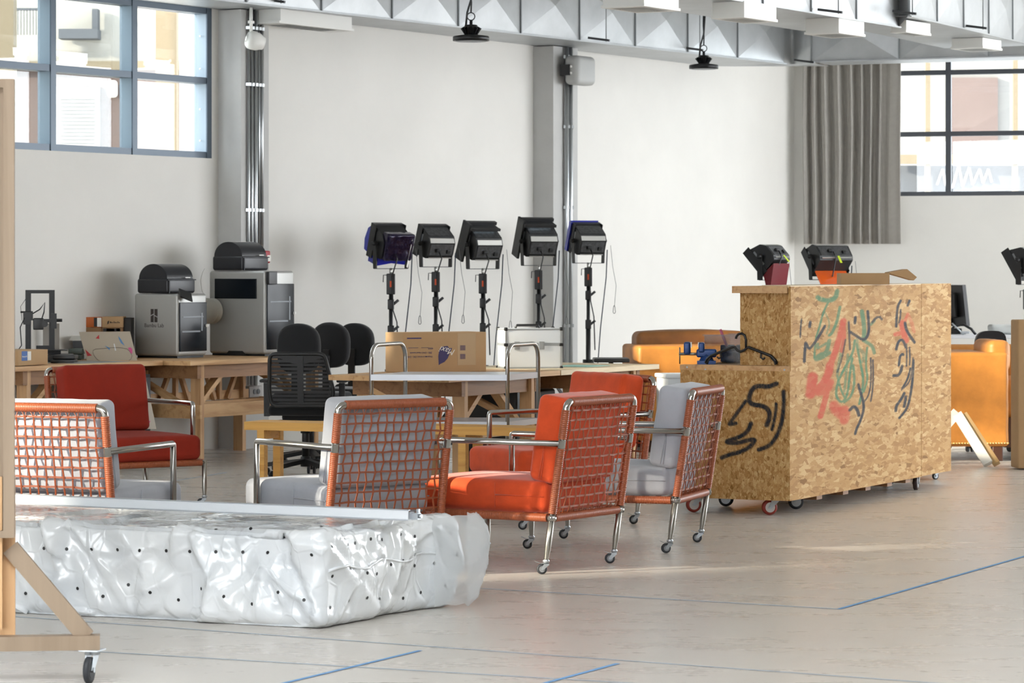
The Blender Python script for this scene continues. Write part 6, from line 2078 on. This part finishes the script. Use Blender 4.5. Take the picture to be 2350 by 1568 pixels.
# local: +x along the long side to the right/away, sofa end panel faces -y
root = thing('leather_sofa', 'tan leather sofa with studded edge on the right behind the leaning plank', 'sofa', (3.02, 23.15, 0), 0.05)
k = MB(); leather_piece(k, (0.32, 0.42, 0.46), (0.72, 0.84, 0.70), 0.03, 0.006, 2); k.build('end_panel', M['leather'], root)
k = MB(); leather_piece(k, (0.80, 0.02, 0.84) if False else (0.62, 0.35, 0.78), (0.16, 0.62, 0.24), 0.05, 0.02, 4); k.build('arm_pad', M['leather'], root)
k = MB(); leather_piece(k, (0.95, 0.45, 0.45), (0.62, 0.66, 0.3), 0.07, 0.03, 6); k.build('seat_cushion', M['leather'], root)
k = MB(); leather_piece(k, (1.0, 0.86, 0.62), (1.3, 0.2, 0.46), 0.06, 0.02, 8); k.build('back_cushion', M['leather'], root)
k = MB(); k.b2((0.66, 0.06, 0.10), (1.6, 0.8, 0.32)); k.build('base', M['wood_dark'], root)
k = MB()
for i in range(34):
    k.lathe((-0.03 + 0.7 * i / 33, -0.004, 0.135), (0, -1, 0), [(0, 0.008), (0.004, 0.006), (0.006, 0.002)], 8)
k.build('nail_heads', mat('brass_nails', '#d8a860', 0.3, 0.8), root)['kind'] = 'stuff'
for x, y in ((0.6, 0.06), (0.05, 0.06), (0.05, 0.78), (1.5, 0.1), (1.5, 0.75)):
    k = MB(); k.rbox((x, y, 0.06), (0.08, 0.08, 0.12), 0.01); k.build('foot', M['wood_dark'], root)

s2 = px(1470, HY, 24.6)
root = thing('leather_sofa', 'sunlit tan leather sofa between the middle tables and the counter', 'sofa', (s2.x, 24.3, 0), 0.12)
k = MB(); leather_piece(k, (0.5, 0.42, 0.46), (1.06, 0.84, 0.74), 0.03, 0.006, 12); k.build('end_panel', M['leather'], root)
k = MB(); leather_piece(k, (0.48, 0.6, 0.85), (0.9, 0.3, 0.16), 0.05, 0.02, 14); k.build('back_cushion', mat('brown_leather', '#8a5a2c', 0.5, var=0.2), root)
for x, y in ((0.08, 0.08), (0.95, 0.08), (0.08, 0.75), (0.95, 0.75)):
    k = MB(); k.rbox((x, y, 0.05), (0.08, 0.08, 0.1), 0.01); k.build('foot', M['wood_dark'], root)

# black low tray-table edge behind the middle table
p = px(1404, 828, 24.2)
k = MB(); k.rbox((0.0, 0.2, 0.0), (0.28, 0.4, 0.03), 0.01); k.tube([(0.0, 0.2, -0.01), (0.0, 0.2, -p.z + 0.02)], 0.02, 10); k.lathe((0.0, 0.2, -p.z), (0, 0, 1), [(0, 0.16), (0.02, 0.15)], 20)
tag(k.build('side_stand', M['black'], None, p), 'black-topped stand beside the sunlit sofa', 'stand')

# pale storage box beside the counter
p = pz(1530, 1052, 0); 
k = MB()
o0 = px(1530, HY, 21.4)
root = thing('storage_box', 'pale grey plastic storage box between the grey armchair and the sofa', 'box', (o0.x, 21.4, 0), 0.2)
k = MB(); k.rbox((0.2, 0.15, 0.345), (0.4, 0.3, 0.69), 0.015); k.build('box_body', mat('pale_plastic', '#c3cad0', 0.4), root)
k = MB(); k.rbox((0.2, 0.15, 0.695), (0.42, 0.32, 0.03), 0.01); k.build('lid', mat('pale_lid', '#d2d9de', 0.4), root)

# glass display box on a dolly behind the counter
dp = pz(2163, 1112, 0.0)
da = math.atan2(AY, AX) - 0.2
root = thing('display_box', 'clear display box with green and red things on a steel dolly', 'display case', (2.83, 21.15, 0), 0.5)
k = MB(); k.b2((-0.4, 0.0, 0.08), (0.16, 0.5, 0.11)); k.build('dolly', mat('dolly_steel', '#7f8488', 0.35, 0.8), root)
for x, y in ((0.1, 0.03), (0.1, 0.45), (-0.3, 0.03)):
    c = big_caster('rubber', 0.03, 0.02).build('castor', [M['zinc'], M['rubber'], M['zinc']], root); c.location = (x, y, 0.08); c.scale = (0.8, 0.8, 0.8)
k = MB()
for lo, hi in (((-.36, .02, .11), (.04, .026, .77)), ((.034, .02, .11), (.04, .46, .77)), ((-.36, .454, .11), (.04, .46, .77)), ((-.36, .02, .764), (.04, .46, .77))): k.b2(lo, hi)
k.build('clear_walls', glass('display_glass', (0.9, 0.93, 0.94), 0.14, 0.05), root)
k = MB(); k.tube([(-0.0, 0.1, 0.3), (-0.02, 0.15, 0.5), (0.0, 0.12, 0.74)], [0.03, 0.05, 0.02], 10); k.rbox((-0.1, 0.25, 0.55), (0.2, 0.2, 0.3), 0.05); k.build('green_contents', mat('lime_plastic', '#8cc63a', 0.4), root)
k = MB(); k.rbox((-0.08, 0.2, 0.2), (0.2, 0.25, 0.07), 0.02); k.build('red_contents', mat('red_plastic', '#c23a35', 0.4), root)
k = MB(); k.rbox((-0.08, 0.2, 0.27), (0.2, 0.25, 0.06), 0.02); k.b2((-.34, .05, .111), (.02, .44, .15)); k.build('blue_contents', mat('navy_plastic', '#28344f', 0.4), root)

# white plank frame leaning on the right sofa
root = thing('timber_bracket', 'white timber angle bracket leaning against the right sofa', 'timber', (0, 0, 0))
a, b = px(2268, 1068, 22.55), px(2197, 952, 22.85); a.z = 0.0; c_ = px(2150, 1000, 22.85)
k = MB(); k.bar(a + Vector((0, 0, 0.02)), b, 0.07, 0.04, up=(0, 1, 0)); k.build('rail', M['white_paint'], root)
k = MB(); k.bar(a + Vector((0.062, 0.0, 0.02)), b + Vector((0.05, 0.0, 0.0)), 0.05, 0.038, up=(0, 1, 0)); k.build('bare_edge', mat('bare_mdf', '#b99a6c', 0.7), root)
k = MB(); k.bar(b + Vector((-0.0, -0.001, 0.02)), c_, 0.07, 0.04, up=(0, 1, 0)); k.build('rail', M['white_paint'], root)
# tall cardboard at the right edge
p = px(2336, 1066, 22.2)
k = MB(); k.rbox((0.2, 0.1, 0.55), (0.4, 0.2, 1.06), 0.01, seg=1)
tag(k.build('cardboard_box', M['card'], None, (p.x, 22.2, -0.01 + 0.0), 0.1), 'tall plain cardboard box cut off by the right edge', 'box')

# desk with monitor at the back right
p = px(2200, HY, 26.9)
root = thing('white_desk', 'white desk at the back right behind the leather sofa', 'desk', (p.x - 0.7, 26.9, 0), -0.12)
k = MB(); k.rbox((0.9, 0.4, 0.845), (2.2, 0.8, 0.03), 0.006); k.build('desk_top', mat('white_laminate_top', '#e6e9ee', 0.4), root)
for x in (-0.1, 1.9):
    for y in (0.08, 0.72):
        k = MB(); k.b2((x - .02, y - .02, 0), (x + .02, y + .02, 0.83)); k.build('leg', M['black_metal'], root)
mp_ = px(2196, 762, 27.2)
root = thing('monitor', 'black computer monitor seen edge-on behind the counter', 'monitor', (mp_.x - 0.04, 27.3, 0.861), -1.15)
k = MB(); k.box((0, 0, 0.25), (0.5, 0.035, 0.36), R=Matrix.Rotation(0.12, 3, 'X')); k.rbox((0, -0.04, 0.25), (0.3, 0.06, 0.22), 0.02); k.build('screen', M['black'], root)
k = MB(); k.rbox((0, 0, 0.006), (0.22, 0.18, 0.012), 0.004); k.bar((0, -0.02, 0.01), (0, -0.02, 0.2), 0.05, 0.02, up=(0, 1, 0)); k.build('stand', M['black'], root)
p = px(2205, 778, 26.95)
root = thing('desk_gear', 'tangle of black and silver equipment on the white desk', 'equipment', (p.x, 26.95, 0.861), 0)
k = MB(); k.tube([(-0.1, 0, 0.01), (-0.06, 0, 0.07), (0.02, 0, 0.09), (0.09, 0, 0.05), (0.13, 0, 0.0)], 0.012, 8); k.rbox((-0.05, 0.02, 0.03), (0.12, 0.06, 0.05), 0.01); k.build('gear_body', M['black'], root)
k = MB(); k.tube([(-0.08, -0.03, 0.1), (0.02, -0.03, 0.0)], 0.007, 8); k.rbox((0.03, -0.03, 0.02), (0.08, 0.03, 0.02), 0.006); k.build('silver_rod', M['zinc'], root)


def desk_chair(x, ytop, Y, w, h, rz, label):
    p = px(x, ytop, Y)
    root = thing('desk_chair', label, 'chair', (p.x, p.y, 0), rz, 'black desk chairs at the back right')
    star_base(root, 0.09, 0.28)
    k = MB(); k.tube([(0, 0, 0.13), (0, 0, 0.47)], 0.025, 12); k.build('gas_lift', M['black'], root)
    k = MB(); k.rbox((0, 0.05, 0.5), (0.46, 0.44, 0.07), 0.03); k.build('seat', M['black_fabric'], root)
    k = MB(); poly = rounded_poly([(-w / 2 * .8, -h / 2), (-w / 2, h * .2), (-w * .35, h / 2), (w * .4, h / 2), (w / 2, h * .2), (w / 2 * .8, -h / 2)], 4, 0.08)
    k.prism(poly, (0, -0.2, p.z - h / 2), (1, 0, 0), (0, 0, 1), 0.05); k.bar((0, -0.2, p.z - h), (0, -0.15, 0.46), 0.06, 0.02, up=(0, 1, 0)); k.build('backrest', M['black_fabric'], root)


desk_chair(2258, 758, 24.6, 0.26, 0.3, 0.1, 'low black desk chair in front of the white desk')
desk_chair(2366, 722, 25.1, 0.34, 0.42, 0.3, 'taller black desk chair at the right edge beside the cardboard')
p = px(2305, 768, 27.1)
k = MB()
def _bag(p_, u): return Vector(p_) * (1 + 0.2 * mnoise.noise(Vector(p_) * 9))
k.rbox((0, 0, 0.045), (0.26, 0.2, 0.08), 0.03, n=0.03, fn=_bag)
tag(k.build('plastic_bag', mat('pale_bag', '#b9bcba', 0.35), None, (p.x, 27.1, 0.861)), 'crumpled pale plastic bag on the white desk', 'bag')
